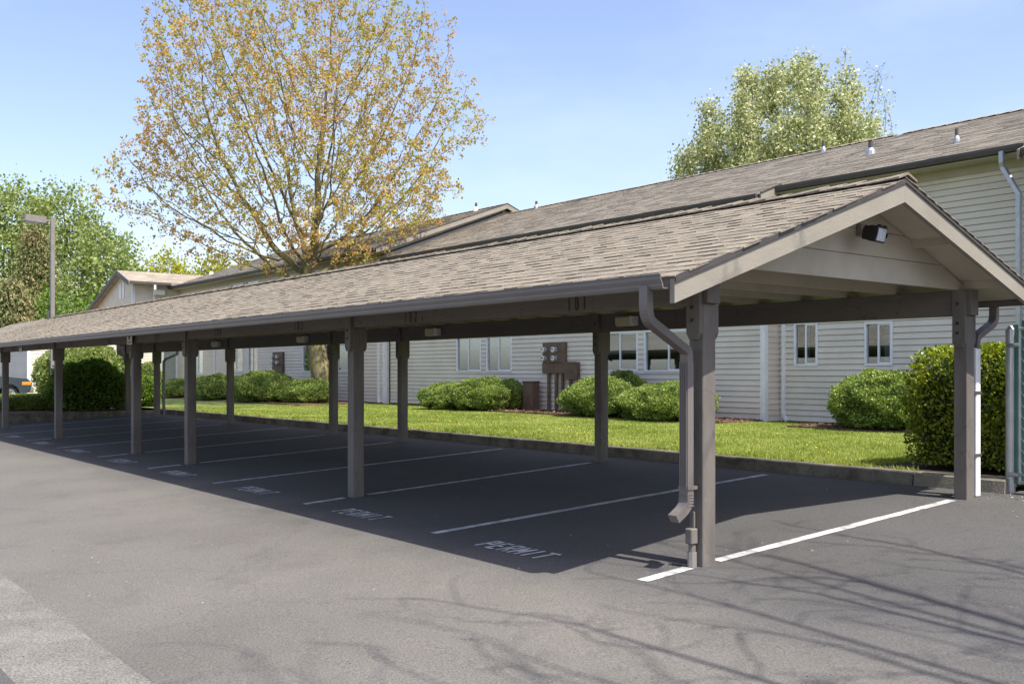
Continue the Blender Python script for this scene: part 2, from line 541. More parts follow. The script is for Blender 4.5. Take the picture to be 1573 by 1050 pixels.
def leaf_quads(P, D, N, L, W):
    """rhombic leaves from P along D with face normal about N"""
    side = unit(np.cross(D, N))
    L = np.asarray(L).reshape(-1, 1); W = np.asarray(W).reshape(-1, 1)
    bend = unit(N) * (L * 0.12)
    V = np.stack([P, P + D * L * .45 + side * W - bend * 0, P + D * L - bend, P + D * L * .45 - side * W], axis=1).reshape(-1, 3)
    F = np.arange(len(V)).reshape(-1, 4)
    return V, F


def rand_dirs(n, rng=RNG):
    return unit(rng.normal(size=(n, 3)))


def copy_tree(o, parent=None):
    c = o.copy()
    COL.objects.link(c)
    if parent is not None:
        c.parent = parent
    for ch in list(o.children):
        copy_tree(ch, c)
    return c


# ------------------------------------------------------------------ ground
SL = .047


def lot_z(y):
    return SL * max(min(y, 6.0), -9.0)


def sheet(name, x0, x1, ys, zf, m, nx=1, **kw):
    mb = MB()
    xs = [x0 + (x1 - x0) * i / nx for i in range(nx + 1)]
    vs = [(x, y, zf(y)) for y in ys for x in xs]
    w = nx + 1
    fs = [(j * w + i, j * w + i + 1, (j + 1) * w + i + 1, (j + 1) * w + i) for j in range(len(ys) - 1) for i in range(nx)]
    mb.add(vs, fs)
    return mb.build(name, m, origin=(0, 0, 0), **kw)


o = MB().add([(-900, -900, -.6), (900, -900, -.6), (900, 900, -.6), (-900, 900, -.6)], [(0, 1, 2, 3)]).build('ground', M_LAWN, origin=(0, 0, 0))
tag(o, 'grassy ground spreading out beyond the apartment grounds', kind='structure')
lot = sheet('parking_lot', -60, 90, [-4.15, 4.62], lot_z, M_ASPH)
tag(lot, 'grey asphalt of the parking lot with stalls and drive lane', kind='structure')
strip = sheet('concrete_gutter', -60, 90, [-4.72, -4.15], lambda y: lot_z(y) + .0, M_CONC)
tag(strip, 'pale rough concrete drainage strip across the drive lane', kind='structure')
road = sheet('road', -60, 90, [-60, -9, -4.72], lot_z, M_ASPH_OLD)
tag(road, 'older dark asphalt beyond the concrete drainage strip', kind='structure')
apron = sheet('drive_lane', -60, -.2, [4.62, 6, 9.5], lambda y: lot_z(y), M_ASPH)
tag(apron, 'asphalt lane behind the fence at the end of the stalls', kind='structure')
ST = 2.71                               # stall width
KERB_Y = 4.58
LZ = .37

# stall lines and lettering belong to the lot
def ground_strip(x0, y0, x1, y1, w, lift=.004):
    mb = MB()
    n = max(2, int(abs(y1 - y0) / .35))
    d = Vector((x1 - x0, y1 - y0)).normalized()
    px, py = -d.y, d.x
    L, Rr = [], []
    for i in range(n + 1):
        t = i / n
        x, y = x0 + (x1 - x0) * t, y0 + (y1 - y0) * t
        wob = mnoise.noise(Vector((x * 3.1, y * 2.3, 0))) * .012
        a = w / 2 * (1 + .12 * mnoise.noise(Vector((x * 5, y * 7, 3))))
        L.append((x + px * a + wob, y + py * a, lot_z(y) + lift))
        Rr.append((x - px * a + wob, y - py * a, lot_z(y) + lift))
    vs = L + Rr
    m = n + 1
    mb.add(vs, [(i, m + i, m + i + 1, i + 1) for i in range(n)])
    return mb


POST_K = [0, 2, 4, 5, 7, 9, 10]
for k in range(0, 10):
    x = k * ST
    if k in POST_K:
        ground_strip(x - .03, -.7, x, -.16, .105 if k == 0 else .095).build('stall_line', M_LINE, lot)
        ground_strip(x, .16, x + (.03 if k else 0.04), 3.88 if k else 3.9, .095 if k else .105).build('stall_line', M_LINE, lot)
    else:
        ground_strip(x, -.7, x - .02, 4.33, .1).build('stall_line', M_LINE, lot)

GLYPH = {  # strokes in a unit cell
    'P': [((0, 0), (0, 1)), ((0, 1), (.75, 1)), ((.75, 1), (.75, .5)), ((.75, .5), (0, .5))],
    'E': [((0, 0), (0, 1)), ((0, 1), (.75, 1)), ((0, .5), (.6, .5)), ((0, 0), (.75, 0))],
    'R': [((0, 0), (0, 1)), ((0, 1), (.75, 1)), ((.75, 1), (.75, .52)), ((.75, .52), (0, .5)), ((.3, .5), (.8, 0))],
    'M': [((0, 0), (0, 1)), ((0, 1), (.45, .35)), ((.45, .35), (.9, 1)), ((.9, 1), (.9, 0))],
    'I': [((.35, 0), (.35, 1))],
    'T': [((.35, 0), (.35, 1)), ((-.1, 1), (.85, 1))],
    '0': [((.1, .12), (.1, .88)), ((.1, .88), (.35, 1)), ((.35, 1), (.6, .88)), ((.6, .88), (.6, .12)), ((.6, .12), (.35, 0)), ((.35, 0), (.1, .12))],
    '1': [((.35, 0), (.35, 1))],
    '2': [((.05, .85), (.3, 1)), ((.3, 1), (.6, .85)), ((.6, .85), (.55, .6)), ((.55, .6), (.05, 0)), ((.05, 0), (.7, 0))],
    '3': [((.05, 1), (.6, 1)), ((.6, 1), (.3, .6)), ((.3, .6), (.6, .4)), ((.6, .4), (.55, .08)), ((.55, .08), (.05, 0))],
    '4': [((.5, 0), (.5, 1)), ((.5, 1), (0, .35)), ((0, .35), (.7, .35))],
    '5': [((.6, 1), (.1, 1)), ((.1, 1), (.1, .55)), ((.1, .55), (.6, .5)), ((.6, .5), (.55, .05)), ((.55, .05), (.05, 0))],
    '6': [((.55, 1), (.1, .5)), ((.1, .5), (.1, .1)), ((.1, .1), (.55, 0)), ((.55, 0), (.6, .4)), ((.6, .4), (.1, .5))],
    '7': [((.05, 1), (.65, 1)), ((.65, 1), (.2, 0))],
    '8': [((.1, .1), (.1, .9)), ((.1, .9), (.6, .9)), ((.6, .9), (.6, .1)), ((.6, .1), (.1, .1)), ((.1, .5), (.6, .5))],
    '9': [((.6, 0), (.6, 1)), ((.6, 1), (.1, .9)), ((.1, .9), (.1, .55)), ((.1, .55), (.6, .5))],
}


def strokes(text, cw, ch, adv, t, put, slant=0.0):
    """flat strokes; put(u, v, j) -> 3d, one thin quad per stroke"""
    mb = MB()
    u0, j = 0.0, 0
    for c in text:
        for (a, b) in GLYPH[c]:
            ax, ay, bx, by = a[0] * cw, a[1] * ch, b[0] * cw, b[1] * ch
            ax += slant * ay; bx += slant * by
            d = Vector((bx - ax, by - ay)); d.normalize()
            nx, ny = -d.y * t / 2, d.x * t / 2
            ex, ey = d.x * t * .3, d.y * t * .3
            q = [(ax - ex + nx, ay - ey + ny), (ax - ex - nx, ay - ey - ny), (bx + ex - nx, by + ey - ny), (bx + ex + nx, by + ey + ny)]
            mb.add([put(u0 + p[0], p[1], j) for p in q], [(0, 1, 2, 3)])
            j += 1
        u0 += adv
    return mb


for k in range(9):
    xs_ = k * ST + 1.97 + random.uniform(-.04, .04)
    y0_ = -.73 + random.uniform(-.03, .03)
    strokes('PERMIT', random.uniform(.1, .11), random.uniform(.22, .24), .152, random.uniform(.032, .042), lambda u, v, j: (xs_ - u, y0_ + v, lot_z(y0_ + v) + .004 + j * .00012), random.uniform(.08, .16)).build('permit_lettering', M_LINE, lot)

# kerb along the lawn and round the planted end
kerb = thing('kerb', (12, KERB_Y, 0), 'grimy concrete kerb along the lawn edge of the stalls', 'kerb')
kerb['kind'] = 'structure'


def kerb_piece(x0, x1, seed, parent=kerb, m=M_KERB, hi=None):
    mb = MB()
    n = 8
    rr = random.Random(seed)
    ring = []
    hi = LZ + .0 if hi is None else hi
    for i in range(n + 1):
        x = x0 + (x1 - x0) * i / n
        j = rr.uniform(-.006, .006)
        z0 = lot_z(KERB_Y) - .05
        ring.append([(x, KERB_Y + j, z0), (x, KERB_Y + .02 + j, hi - .025), (x, KERB_Y + .045 + j, hi + rr.uniform(-.004, .004)), (x, KERB_Y + .16, hi), (x, KERB_Y + .16, z0)])
    vs = [p for r in ring for p in r]
    fs = [(i * 5 + k, i * 5 + 5 + k, i * 5 + 6 + k, i * 5 + 1 + k) for i in range(n) for k in range(4)]
    fs += [(0, 1, 2, 3, 4), tuple(n * 5 + k for k in (4, 3, 2, 1, 0))]
    mb.add(vs, fs)
    return mb.build('kerb_stone', m, parent)


xk = .86
i = 0
while xk < 26:
    x1 = min(xk + 3.05, 26.0)
    kerb_piece(xk + .008, x1, i)
    xk = x1
    i += 1
o = kerb_piece(-.17, .85, 99, m=mat('end_kerb_concrete', [(.17, .155, .12), (.27, .25, .2)], rough=.92, scale=5, bump=.6, bscale=50, speck=.2, speck_scale=70))
o['label'] = 'paler end piece of the kerb beside the white pipe'
for s_ in range(3):
    y0 = .3 + s_ * 1.43
    MB().bbox(26.0, 26.15, y0 + .005, y0 + 1.42, lot_z(y0) - .05, .31, .02).build('kerb_stone', M_KERB, kerb)

# lawn and beds
lawn = sheet('lawn', .86, 26.1, [KERB_Y + .15, 6.5, 9.5, 12.95], lambda y: LZ + .012 * math.sin(y), M_LAWN, nx=20)
tag(lawn, 'sunlit mown lawn between the kerb and the apartment building', kind='structure')
o = sheet('lawn', 26.1, 60, [4.6, 6.5, 12.95], lambda y: LZ + .003 * y - .02, M_LAWN, nx=10)
tag(o, 'shrubby lawn ground beyond the end of the carport', kind='structure')
o = sheet('terrain', -60, 140, [12.95, 120], lambda y: LZ - .02, M_LAWN)
tag(o, 'ground behind the apartment building', kind='structure')
o = MB().box(26.16, 31, .3, 4.62, -.1, .285).build('planting_bed', M_MULCH)
tag(o, 'bark covered planting bed at the far end of the stalls', kind='structure')

BEDS = [(.86, 7.2, 10.9, 12.9), (8.9, 19.0, 10.9, 12.38), (-.165, 1.5, 4.745, 7.2), (25.0, 40.0, 9.0, 12.2)]


def bed_poly(x0, x1, y0, y1, seed):
    pts = []
    n = 26
    for i in range(n + 1):
        x = x0 + (x1 - x0) * i / n
        pts.append((x, y0 + .28 * mnoise.noise(Vector((x * .8, seed, 0)))))
    return pts + [(x1, y1), (x0, y1)]


for i, b in enumerate(BEDS):
    poly = bed_poly(*b, seed=i * 3.3) if i != 2 else [(b[0], b[2]), (b[1], b[2]), (b[1] + .15, b[2] + 1), (b[1], b[3]), (b[0], b[3])]
    n = len(poly)
    o = MB().prism(poly, 'z', LZ - .1, LZ + (.045 if i != 2 else -.002) + .002 * i).build('mulch_bed', M_MULCH if i != 2 else M_SOIL)
    tag(o, ['bark mulch bed below the wall by the two small windows', 'bark mulch bed under the electric meters',
            'dark bare soil under the clipped hedge', 'bark mulch bed under the far bushes and the maple'][i], kind='structure')


def in_beds(x, y):
    r = np.zeros(len(x), bool)
    for i, b in enumerate(BEDS):
        r |= (x > b[0]) & (x < b[1]) & (y > b[2] - .05) & (y < b[3])
    return r


# bark chips
n = 9000
ch = []
for b, w in zip(BEDS, (.32, .5, .0, .18)):
    k = int(n * w)
    ch.append(np.column_stack([RNG.uniform(b[0], b[1], k), RNG.uniform(b[2], b[3], k), np.full(k, LZ + .06)]))
P = np.concatenate(ch)
D = rand_dirs(len(P)); D[:, 2] *= .3; D = unit(D)
N = rand_dirs(len(P)) * .5 + np.array([0, 0, 1])
V, F = leaf_quads(P, D, N, RNG.uniform(.03, .09, len(P)), RNG.uniform(.008, .02, len(P)))
o = np_mesh('bark_chips', V, F, M_CHIP, kind='stuff')
tag(o, 'reddish bark chips scattered over the beds')

# grass blades: dense where the lawn shows
n = 230000
u = RNG.uniform(0, 1, n) ** 1.35
x = .9 + u * 25.2
y = RNG.uniform(KERB_Y + .13, 12.6, n)
keep = ~in_beds(x, y)
# ragged bed edges
x, y = x[keep], y[keep]
n = len(x)
P = np.column_stack([x, y, np.full(n, LZ)])
h = RNG.uniform(.025, .048, n)
tuft = np.sin(x * 9.1) * np.sin(y * 7.7) + np.sin(x * 3.3 + y * 4.1)
h *= 1 + .08 * tuft
lean = rand_dirs(n) * .6
lean[:, 2] = 1
lean = unit(lean)
side = unit(np.cross(lean, rand_dirs(n)))
w = (RNG.uniform(.004, .009, n) * (1 + x / 14)).reshape(-1, 1)
V = np.stack([P - side * w, P + side * w, P + lean * h.reshape(-1, 1)], axis=1).reshape(-1, 3)
F = np.arange(len(V)).reshape(-1, 3)
o = np_mesh('grass', V, F, M_GRASS, kind='stuff')
tag(o, 'short mown grass of the lawn in the sun')
n = 5000
x = RNG.uniform(.9, 26, n); y = KERB_Y + .13 + np.abs(RNG.normal(0, .05, n))
P = np.column_stack([x, y, np.full(n, LZ)])
lean = rand_dirs(n) * .7; lean[:, 2] = 1; lean[:, 1] -= .3; lean = unit(lean)
side = unit(np.cross(lean, rand_dirs(n)))
h = RNG.uniform(.04, .1, n) * (.5 + .5 * np.abs(np.sin(x * 2.3) * np.sin(x * .77)))
w = (RNG.uniform(.004, .008, n) * (1 + x / 14)).reshape(-1, 1)
V = np.stack([P - side * w, P + side * w, P + lean * h.reshape(-1, 1)], axis=1).reshape(-1, 3)
o = np_mesh('grass', V, np.arange(len(V)).reshape(-1, 3), M_GRASS, kind='stuff')
tag(o, 'longer untrimmed grass along the kerb')
# dandelions
mb = MB()
for i in range(45):
    x, y = random.uniform(5.5, 13.5), random.uniform(4.9, 8.6)
    if random.random() < .35: x, y = random.uniform(1.5, 20), random.uniform(4.9, 9)
    z = LZ + random.uniform(.04, .075)
    r = random.uniform(.009, .018)
    vs = [(x + r * math.cos(a), y + r * math.sin(a), z) for a in [k * math.pi / 3 for k in range(6)]] + [(x, y, z + .012), (x, y, z - .01)]
    mb.add(vs, [(k, (k + 1) % 6, 6) for k in range(6)] + [((k + 1) % 6, k, 7) for k in range(6)])
o = mb.build('dandelions', M_DAND, kind='stuff')
tag(o, 'yellow dandelion heads dotted through the lawn')
# grit and dead leaves on the asphalt
n = 900
x = RNG.uniform(-6, 14, n); y = RNG.uniform(-4.6, 4.4, n)
P = np.column_stack([x, y, SL * y + .0045])
k0 = 260   # leaf litter gathers at the fence foot
P[:k0] = np.column_stack([RNG.normal(-.7, .5, k0), RNG.normal(4.45, .12, k0), np.zeros(k0)])
P[:k0, 2] = SL * P[:k0, 1] + .006
D = rand_dirs(n); D[:, 2] *= .15; D = unit(D)
N = rand_dirs(n) * .4 + np.array([0, 0, 1])
V, F = leaf_quads(P, D, N, RNG.uniform(.005, .02, n) * np.where(np.arange(n) < k0, 1.6, 1), RNG.uniform(.003, .009, n) * np.where(np.arange(n) < k0, 1.5, 1))
o = np_mesh('grit', V, F, M_DEBRIS, kind='stuff')
tag(o, 'scattered grit and dry leaf bits on the asphalt')

# ------------------------------------------------------------------ carport
cp = thing('carport', (13, 2.04, 0), 'long open carport with shingled gable roof and taupe posts over numbered stalls', 'carport')
CX0, CX1 = -.52, 27.5
RY, RZ, HW, PITCH = 2.04, 3.18, 2.91, .348
HB = 2.56                                 # the rear slope is shorter


def half(s_):
    return HW if s_ < 0 else HB


BZ0, BZ1 = 2.06, 2.34


def roof_z(y):
    return RZ - PITCH * abs(y - RY)


# posts: a timber with a board bolted on its front and its back
def post_set(x, y, rear):
    gz = lot_z(y)
    p = MB().bbox(x - .07, x + .07, y - .075, y + .075, gz - .02, BZ0 + (.019 if rear else -.031), .006).build('post', M_TAUPE, cp, origin=(x, y, gz))
    for s_ in (-1, 1):
        ya, yb = (y + s_ * .0755, y + s_ * .113)
        ya, yb = min(ya, yb), max(ya, yb)
        w = .066
        poly = [(x - w, BZ1), (x - w, 1.80), (x - w + .03, 1.75), (x + w - .03, 1.75), (x + w, 1.80), (x + w, BZ1)]
        b = MB().prism(poly, 'y', ya, yb).build('side_board', M_TAUPE, p)
        # the board on the rain side is clipped by the beam; two bolts show
    bl = MB()
    for z in (1.9, 2.0, 2.2):
        bl.disc((x + .01, y - .113, z), (0, -1, 0), .014, .012, 8)
        bl.disc((x + .01, y + .113, z), (0, 1, 0), .014, .012, 8)
    bl.build('bolts', M_BLACK, p)
    return p


for k in POST_K:
    post_set(k * ST, 0.0, False)
    post_set(k * ST, 4.07, True)
for y in (0.0, 4.07):
    segs = [(-.12, 2.0 * ST * .72), (2 * ST * .72, 4 * ST), (4 * ST, 7 * ST), (7 * ST, 27.2)]
    for a, b in segs:
        dz = -.03 if y < 1 else .02
        MB().bbox(a + .003, b - .003, y - .074, y + .074, BZ0 + dz, BZ1 + min(dz, 0), .006).build('beam', M_BEAM, cp)
# join cover on the front beam, as a thin batten
MB().bbox(2 * ST * .72 - .05, 2 * ST * .72 + .02, -.079, -.0742, BZ0 - .025, BZ1 - .035, .002).build('beam_batten', M_BEAM, cp)

# stall numbers
for k in range(10):
    t = str(101 + k)
    xc = (k + .5) * ST + .14
    for q, c in enumerate(t):
        strokes(c, .06, .112, .1, .018, lambda u, v, j: (xc - q * .1 - u, -.0765 - j * .0001, 2.05 + v)).build('numeral', M_DIGIT, cp)

# roof trusses
tm = None
xt = .75
while xt < 27.3:
    if tm is None:
        mb = MB()
        mb.prism([(RY - 2.1, 2.3405), (RY + 2.1, 2.3405), (RY + 1.8, 2.47), (RY - 1.8, 2.47)], 'x', -.019, .019)
        for s_ in (-1, 1):
            e = RY + s_ * (half(s_) - .03)
            poly = [(RY, RZ - .045), (e, roof_z(e) - .045), (e, roof_z(e) - .085), (RY - s_ * -1.9, RZ - PITCH * 1.9 - .13), (RY, RZ - .14)]
            mb.prism(poly, 'x', -.0185, .0185)
        tm = mb.mesh('truss', M_BEIGE_BOUNCE, (0, RY, 2.3405))
    link_mesh('truss', tm, cp, (xt, RY, 2.3405))
    xt += .61

# near and far gable infill boards
for gx, s_ in ((.02, -1), (27.0, 1)):
    z = 2.342
    hts = [.235, .235, .235, .1]
    for hgt in hts:
        z1 = min(z + hgt - .006, RZ - .06)
        def yy(zz): return (RZ - .05 - zz) / PITCH
        a0, a1 = min(yy(z), 2.16), min(yy(z1), 2.16)
        if a1 > .02:
            a1 = max(a1, .02)
            MB().prism([(RY - a0, z), (RY + a0, z), (RY + a1, z1), (RY - a1, z1)], 'x', gx - .012, gx + .012).build('gable_board', M_BEIGE_LIFT, cp)
        z += hgt
    MB().prism([(RY - 2.0, 2.36), (RY + 2.0, 2.36), (RY + .02, RZ - .07), (RY - .02, RZ - .07)], 'x', gx + .0125, gx + .03).build('gable_backing', M_BEIGE_BOUNCE, cp)

# roof deck, two slabs that meet at the ridge
for s_ in (-1, 1):
    e = RY + s_ * half(s_)
    zt = -.012
    poly = [(RY, RZ + zt), (e, roof_z(e) + zt), (e, roof_z(e) - .042), (RY, RZ - .042)]
    MB().prism(poly, 'x', CX0 + .045, CX1 - .045).build('roof_deck', M_BEIGE_BOUNCE, cp)
# lookouts under the near overhang
for s_ in (-1, 1):
    for f in (.12, 1.05, 2.05):
        y = RY + s_ * f
        z = roof_z(y) - .043
        poly = [(y - .018, z + .018 * PITCH * s_), (y + .018, z - .018 * PITCH * s_), (y + .018, z - .07), (y - .018, z - .07)]
        MB().prism(poly, 'x', CX0 + .046, .0075).build('lookout', M_BEIGE_BOUNCE, cp)
# rake boards and drip edges
for gx, d in ((CX0, 1), (CX1, -1)):
    for s_ in (-1, 1):
        e = RY + s_ * (half(s_) + .02)
        y0 = RY + s_ * .001
        poly = [(y0, RZ - .018), (e, roof_z(e) - .018), (e, roof_z(e) - .19), (y0, RZ - .21)]
        MB().prism(poly, 'x', min(gx, gx + d * .044), max(gx, gx + d * .044)).build('rake_board', M_BEIGE, cp)
        poly = [(y0, RZ + .0), (e, roof_z(e) + .0), (e, roof_z(e) - .045), (y0, RZ - .045)]
        MB().prism(poly, 'x', min(gx - d * .003, gx - d * .014), max(gx - d * .003, gx - d * .014)).build('drip_edge', M_DRIP, cp)

# gutters: K profile swept along both eaves
def gutter(y, s_, z, x0, x1, m=M_GUTTER, parent=cp, sc=1.0):
    pr = [(0, 0), (-.005, -.11), (.075, -.11), (.088, -.085), (.088, -.07), (.108, -.035), (.108, -.004), (.118, .0), (.118, .008), (.1, .008), (.1, -.03), (.078, -.068), (.07, -.1), (.006, -.1), (.006, 0)]
    poly = [(y + s_ * p[0] * sc, z + p[1] * sc) for p in pr]
    return MB().prism(poly, 'x', x0, x1).build('gutter', m, parent)


EF, EB = RY - HW, RY + HB
gutter(EF - .015, -1, roof_z(EF) - .003, CX0 + .05, CX1 - .05, sc=.85)
gutter(EB + .015, 1, roof_z(EB) - .003, CX0 + .05, CX1 - .05, sc=.85)
for y, s_ in ((EF, 1), (EB, -1)):
    MB().box(CX0 + .046, CX1 - .046, min(y + s_ * .002, y + s_ * .03), max(y + s_ * .002, y + s_ * .03), roof_z(y) - .088, roof_z(y) - .043).build('eave_board', M_BEAM, cp)

# downspouts
gz0 = roof_z(EF) - .09


def corrugated(pts, hw, hd, side, name, m, parent, label=None):
    mb = MB()
    mb.rect_tube(pts, hw, hd, side)
    return mb


dx, dy = -.3, EF - .07
ds = MB()
ds.rect_tube(MB.rounded([(dx, dy, gz0 + .02), (dx, dy, 1.87), (0.0, -.185, 1.66), (.0, -.185, 1.575)], .1, 6), .04, .03, (1, 0, 0))
d1 = ds.build('downspout', M_GUTTER, cp, label='near downspout with elbows and kicked out foot')
d2 = MB()
d2.rect_tube(MB.rounded([(0, -.185, 1.578), (0, -.185, .47), (0, -.33, .385)], .1, 6), .043, .033, (1, 0, 0))
for i in range(4):
    xx = -.03 + i * .02
    d2.box(xx - .004, xx + .004, -.2245, -.2185, .6, 1.57)
for i in range(5):
    z = .47 + i * .022
    d2.box(-.046, .046, -.224, -.15, z, z + .009)
d2.build('lower_pipe', M_GUTTER, d1)
MB().box(-.05, .05, -.222, -.1135, .6, .625).build('pipe_strap', M_GUTTER, d1)
# electric box and conduit on the near post
jb = MB()
jb.bbox(-.036, .036, -.165, -.09, .175, .295, .008)
jb.tube([(0, -.12, .17), (0, -.12, .0)], .028, 8)
jb.tube([(0.0, -.1, .3), (0.0, -.1, .42)], .012, 6)
jb.build('junction_box', M_TAUPE, cp)
MB().tube([(0, -.12, .11), (0, -.12, -.008)], .036, 8).build('conduit_foot', M_STEEL, cp)

# rear downspout: metal elbow into white pipe with straps
yb = EB + .075
rz0 = roof_z(EB) - .09
ds = MB()
ds.rect_tube(MB.rounded([(-.02, yb, rz0 + .02), (-.02, yb, 2.03), (-.02, 4.265, 1.86), (-.02, 4.265, 1.74)], .08, 6), .04, .032, (1, 0, 0))
d3 = ds.build('downspout', M_GUTTER, cp, label='rear downspout elbow running into a white pipe')
MB().bbox(-.06, .03, 4.22, 4.31, .2, 1.75, .012).build('white_pipe', M_PVC, d3)
for z in (.62, 1.27):
    MB().box(-.065, .045, 4.12, 4.317, z, z + .03).build('pipe_strap', M_FASCIA, d3)
# downspouts farther along
for k in (9,):
    x = k * ST
    MB().rect_tube([(x - .02, yb, rz0 + .02), (x - .02, yb, 2.06), (x - .02, yb - .03, 2.02), (x - .02, 4.33, 1.88), (x - .02, 4.265, 1.8), (x - .02, 4.265, .25)], .04, .032, (1, 0, 0)).build('downspout', M_GUTTER, cp)

# shingles of the front slope
SC, CS = math.cos(math.atan(PITCH)), math.sin(math.atan(PITCH))
EXPO = .15


def shingle_proto(w, butt=.02, length=.21):
    # local: x along the eave, +v up the slope; butt edge at v = 0
    def P(x, v, h):   # h = above the deck plane
        return (x, v * SC - h * CS, v * CS + h * SC)
    j = butt
    vs = [P(-w / 2, 0, 0), P(w / 2, 0, 0), P(w / 2, length, 0), P(-w / 2, length, 0), P(-w / 2, 0, j), P(w / 2, 0, j * .95), P(w / 2, length, .004), P(-w / 2, length, .004)]
    fs = [(0, 3, 2, 1), (4, 5, 6, 7), (0, 1, 5, 4), (1, 2, 6, 5), (2, 3, 7, 6), (3, 0, 4, 7)]
    return vs, fs


rows = int((HW + .02) / SC / EXPO)
cand = []
tooth = True
for r in range(rows + 1):
    v = -.03 + r * EXPO
    x = CX0 - .02 - random.uniform(0, .2)
    while x < CX1:
        w = random.choice([.15, .18, .21, .25, .3])
        xa, xb = max(x, CX0 - .025), min(x + w, CX1 + .025)
        if xb - xa > .04:
            tooth = not tooth if random.random() < .85 else tooth
            cand.append((xa, xb, v, tooth))
        x += w
camp = Vector((-5.16, -5.99, 1.5))


def slope_pt(x, v):
    y = EF + v * SC
    return Vector((x, y, roof_z(EF) + v * CS - .01))


cand.sort(key=lambda c: (slope_pt((c[0] + c[1]) / 2, c[2]) - camp).length)
protos = {}
big = MB()
for i, (xa, xb, v, tooth) in enumerate(cand):
    w = round((xb - xa) / .05) * .05 - .006 if i < 295 else xb - xa - .006
    w = max(w, .04)
    b = random.choice([.014, .017]) if tooth else random.choice([.009, .011])
    lv = v + (0 if tooth or v < .05 else .012) + random.uniform(-.005, .005)
    ln = min(.21, (HW + .0) / SC - lv)
    c = slope_pt((xa + xb) / 2, lv)
    if i < 295 and ln > .2:
        key = (round(w, 3), b)
        if key not in protos:
            vs, fs = shingle_proto(w, b)
            protos[key] = MB().add(vs, fs).mesh('shingle', M_SHING, (0, 0, 0))
        link_mesh('shingle', protos[key], cp, c)
    else:
        vs, fs = shingle_proto(w, b, max(ln, .04))
        big.add([Vector(p) + c for p in vs], fs)
big.build('shingle_field', M_SHING_I, cp, kind='stuff')
# rear slope: long courses
mb = MB()
for r in range(int(HB / SC / EXPO)):
    v = -.03 + r * EXPO
    y = EB - v * SC
    y1 = y - .25 * SC
    z = roof_z(EB) + v * CS - .01
    mb.add([(CX0 - .02, y, z), (CX1, y, z), (CX1, y1, z + .25 * CS), (CX0 - .02, y1, z + .25 * CS), (CX0 - .02, y, z + .018), (CX1, y, z + .018), (CX1, y1, z + .25 * CS + .004), (CX0 - .02, y1, z + .25 * CS + .004)],
           [(0, 3, 2, 1), (4, 5, 6, 7), (0, 1, 5, 4), (1, 2, 6, 5), (2, 3, 7, 6), (3, 0, 4, 7)])
mb.build('rear_shingle_courses', M_SHING_I, cp)
# ridge caps
rm = []
for q in range(3):
    t = .008 + .006 * q
    mb = MB()
    for s_ in (-1, 1):
        e = s_ * .15
        mb.add([(-.13, 0, .012), (.19, 0, .004), (.19, e, .004 - .15 * PITCH), (-.13, e, .012 - .15 * PITCH),
                (-.13, 0, .012 + t), (.19, 0, .01), (.19, e, .01 - .15 * PITCH), (-.13, e, .012 + t - .15 * PITCH)],
               [(0, 3, 2, 1), (4, 5, 6, 7), (0, 1, 5, 4), (1, 2, 6, 5), (2, 3, 7, 6), (3, 0, 4, 7)])
    rm.append(mb.mesh('ridge_shingle', M_SHING, (0, 0, 0)))
x = CX0 + .1
while x < CX1 - .15:
    link_mesh('ridge_shingle', random.choice(rm), cp, (x, RY, RZ + .012))
    x += .2 + random.uniform(-.01, .01)

# ------------------------------------------------------------------ carport lamps and signs
FLY, FLZ = RY - .0, 2.735
fl = thing('floodlight', (-.02, FLY, FLZ), 'black floodlight on a beige box at the gable peak of the carport', 'lamp')
MB().bbox(-.045, .006, FLY + .08, FLY + .18, FLZ, FLZ + .11, .006).build('mount_box', M_BEIGE, fl)
fm = Matrix.Translation((-.2, FLY, FLZ)) @ Matrix.Rotation(R_(-8), 4, 'Z') @ Matrix.Rotation(R_(-14), 4, 'Y')
def xf(mb, M):
    mb.v = [tuple(M @ Vector(p)) for p in mb.v]
    return mb
mb = MB()
a, b = [(-.1, -.07), (.1, -.07), (.1, .07), (-.1, .07)], [(-.06, -.045), (.06, -.045), (.06, .045), (-.06, .045)]
mb.add([(-.09, p[0], p[1]) for p in a] + [(-.03, p[0], p[1]) for p in a] + [(.06, p[0], p[1]) for p in b],
       [(3, 2, 1, 0), (0, 1, 5, 4), (1, 2, 6, 5), (2, 3, 7, 6), (3, 0, 4, 7), (4, 5, 9, 8), (5, 6, 10, 9), (6, 7, 11, 10), (7, 4, 8, 11), (8, 9, 10, 11)])
for q in range(5):
    mb.box(-.02, .055, -.055 + q * .026, -.05 + q * .026, -.062, .062)
for yy_, zz_ in ((-.108, 0), (.103, 0)):
    mb.box(-.1, -.05, yy_, yy_ + .008, -.02, .02)
for yy_ in (-.06, .05):
    mb.box(-.096, -.06, yy_, yy_ + .012, .07, .085)
xf(mb, fm).build('housing', M_BLACK, fl)
mb = MB().box(-.0945, -.0905, -.082, .082, -.055, .055)
xf(mb, fm).build('lens', M_LENS, fl)
mb = MB()
mb.tube([(-.2, FLY + .03, FLZ), (-.12, FLY + .06, FLZ + .03), (-.04, FLY + .12, FLZ + .05)], .014, 6)
mb.build('arm', M_BLACK, fl)

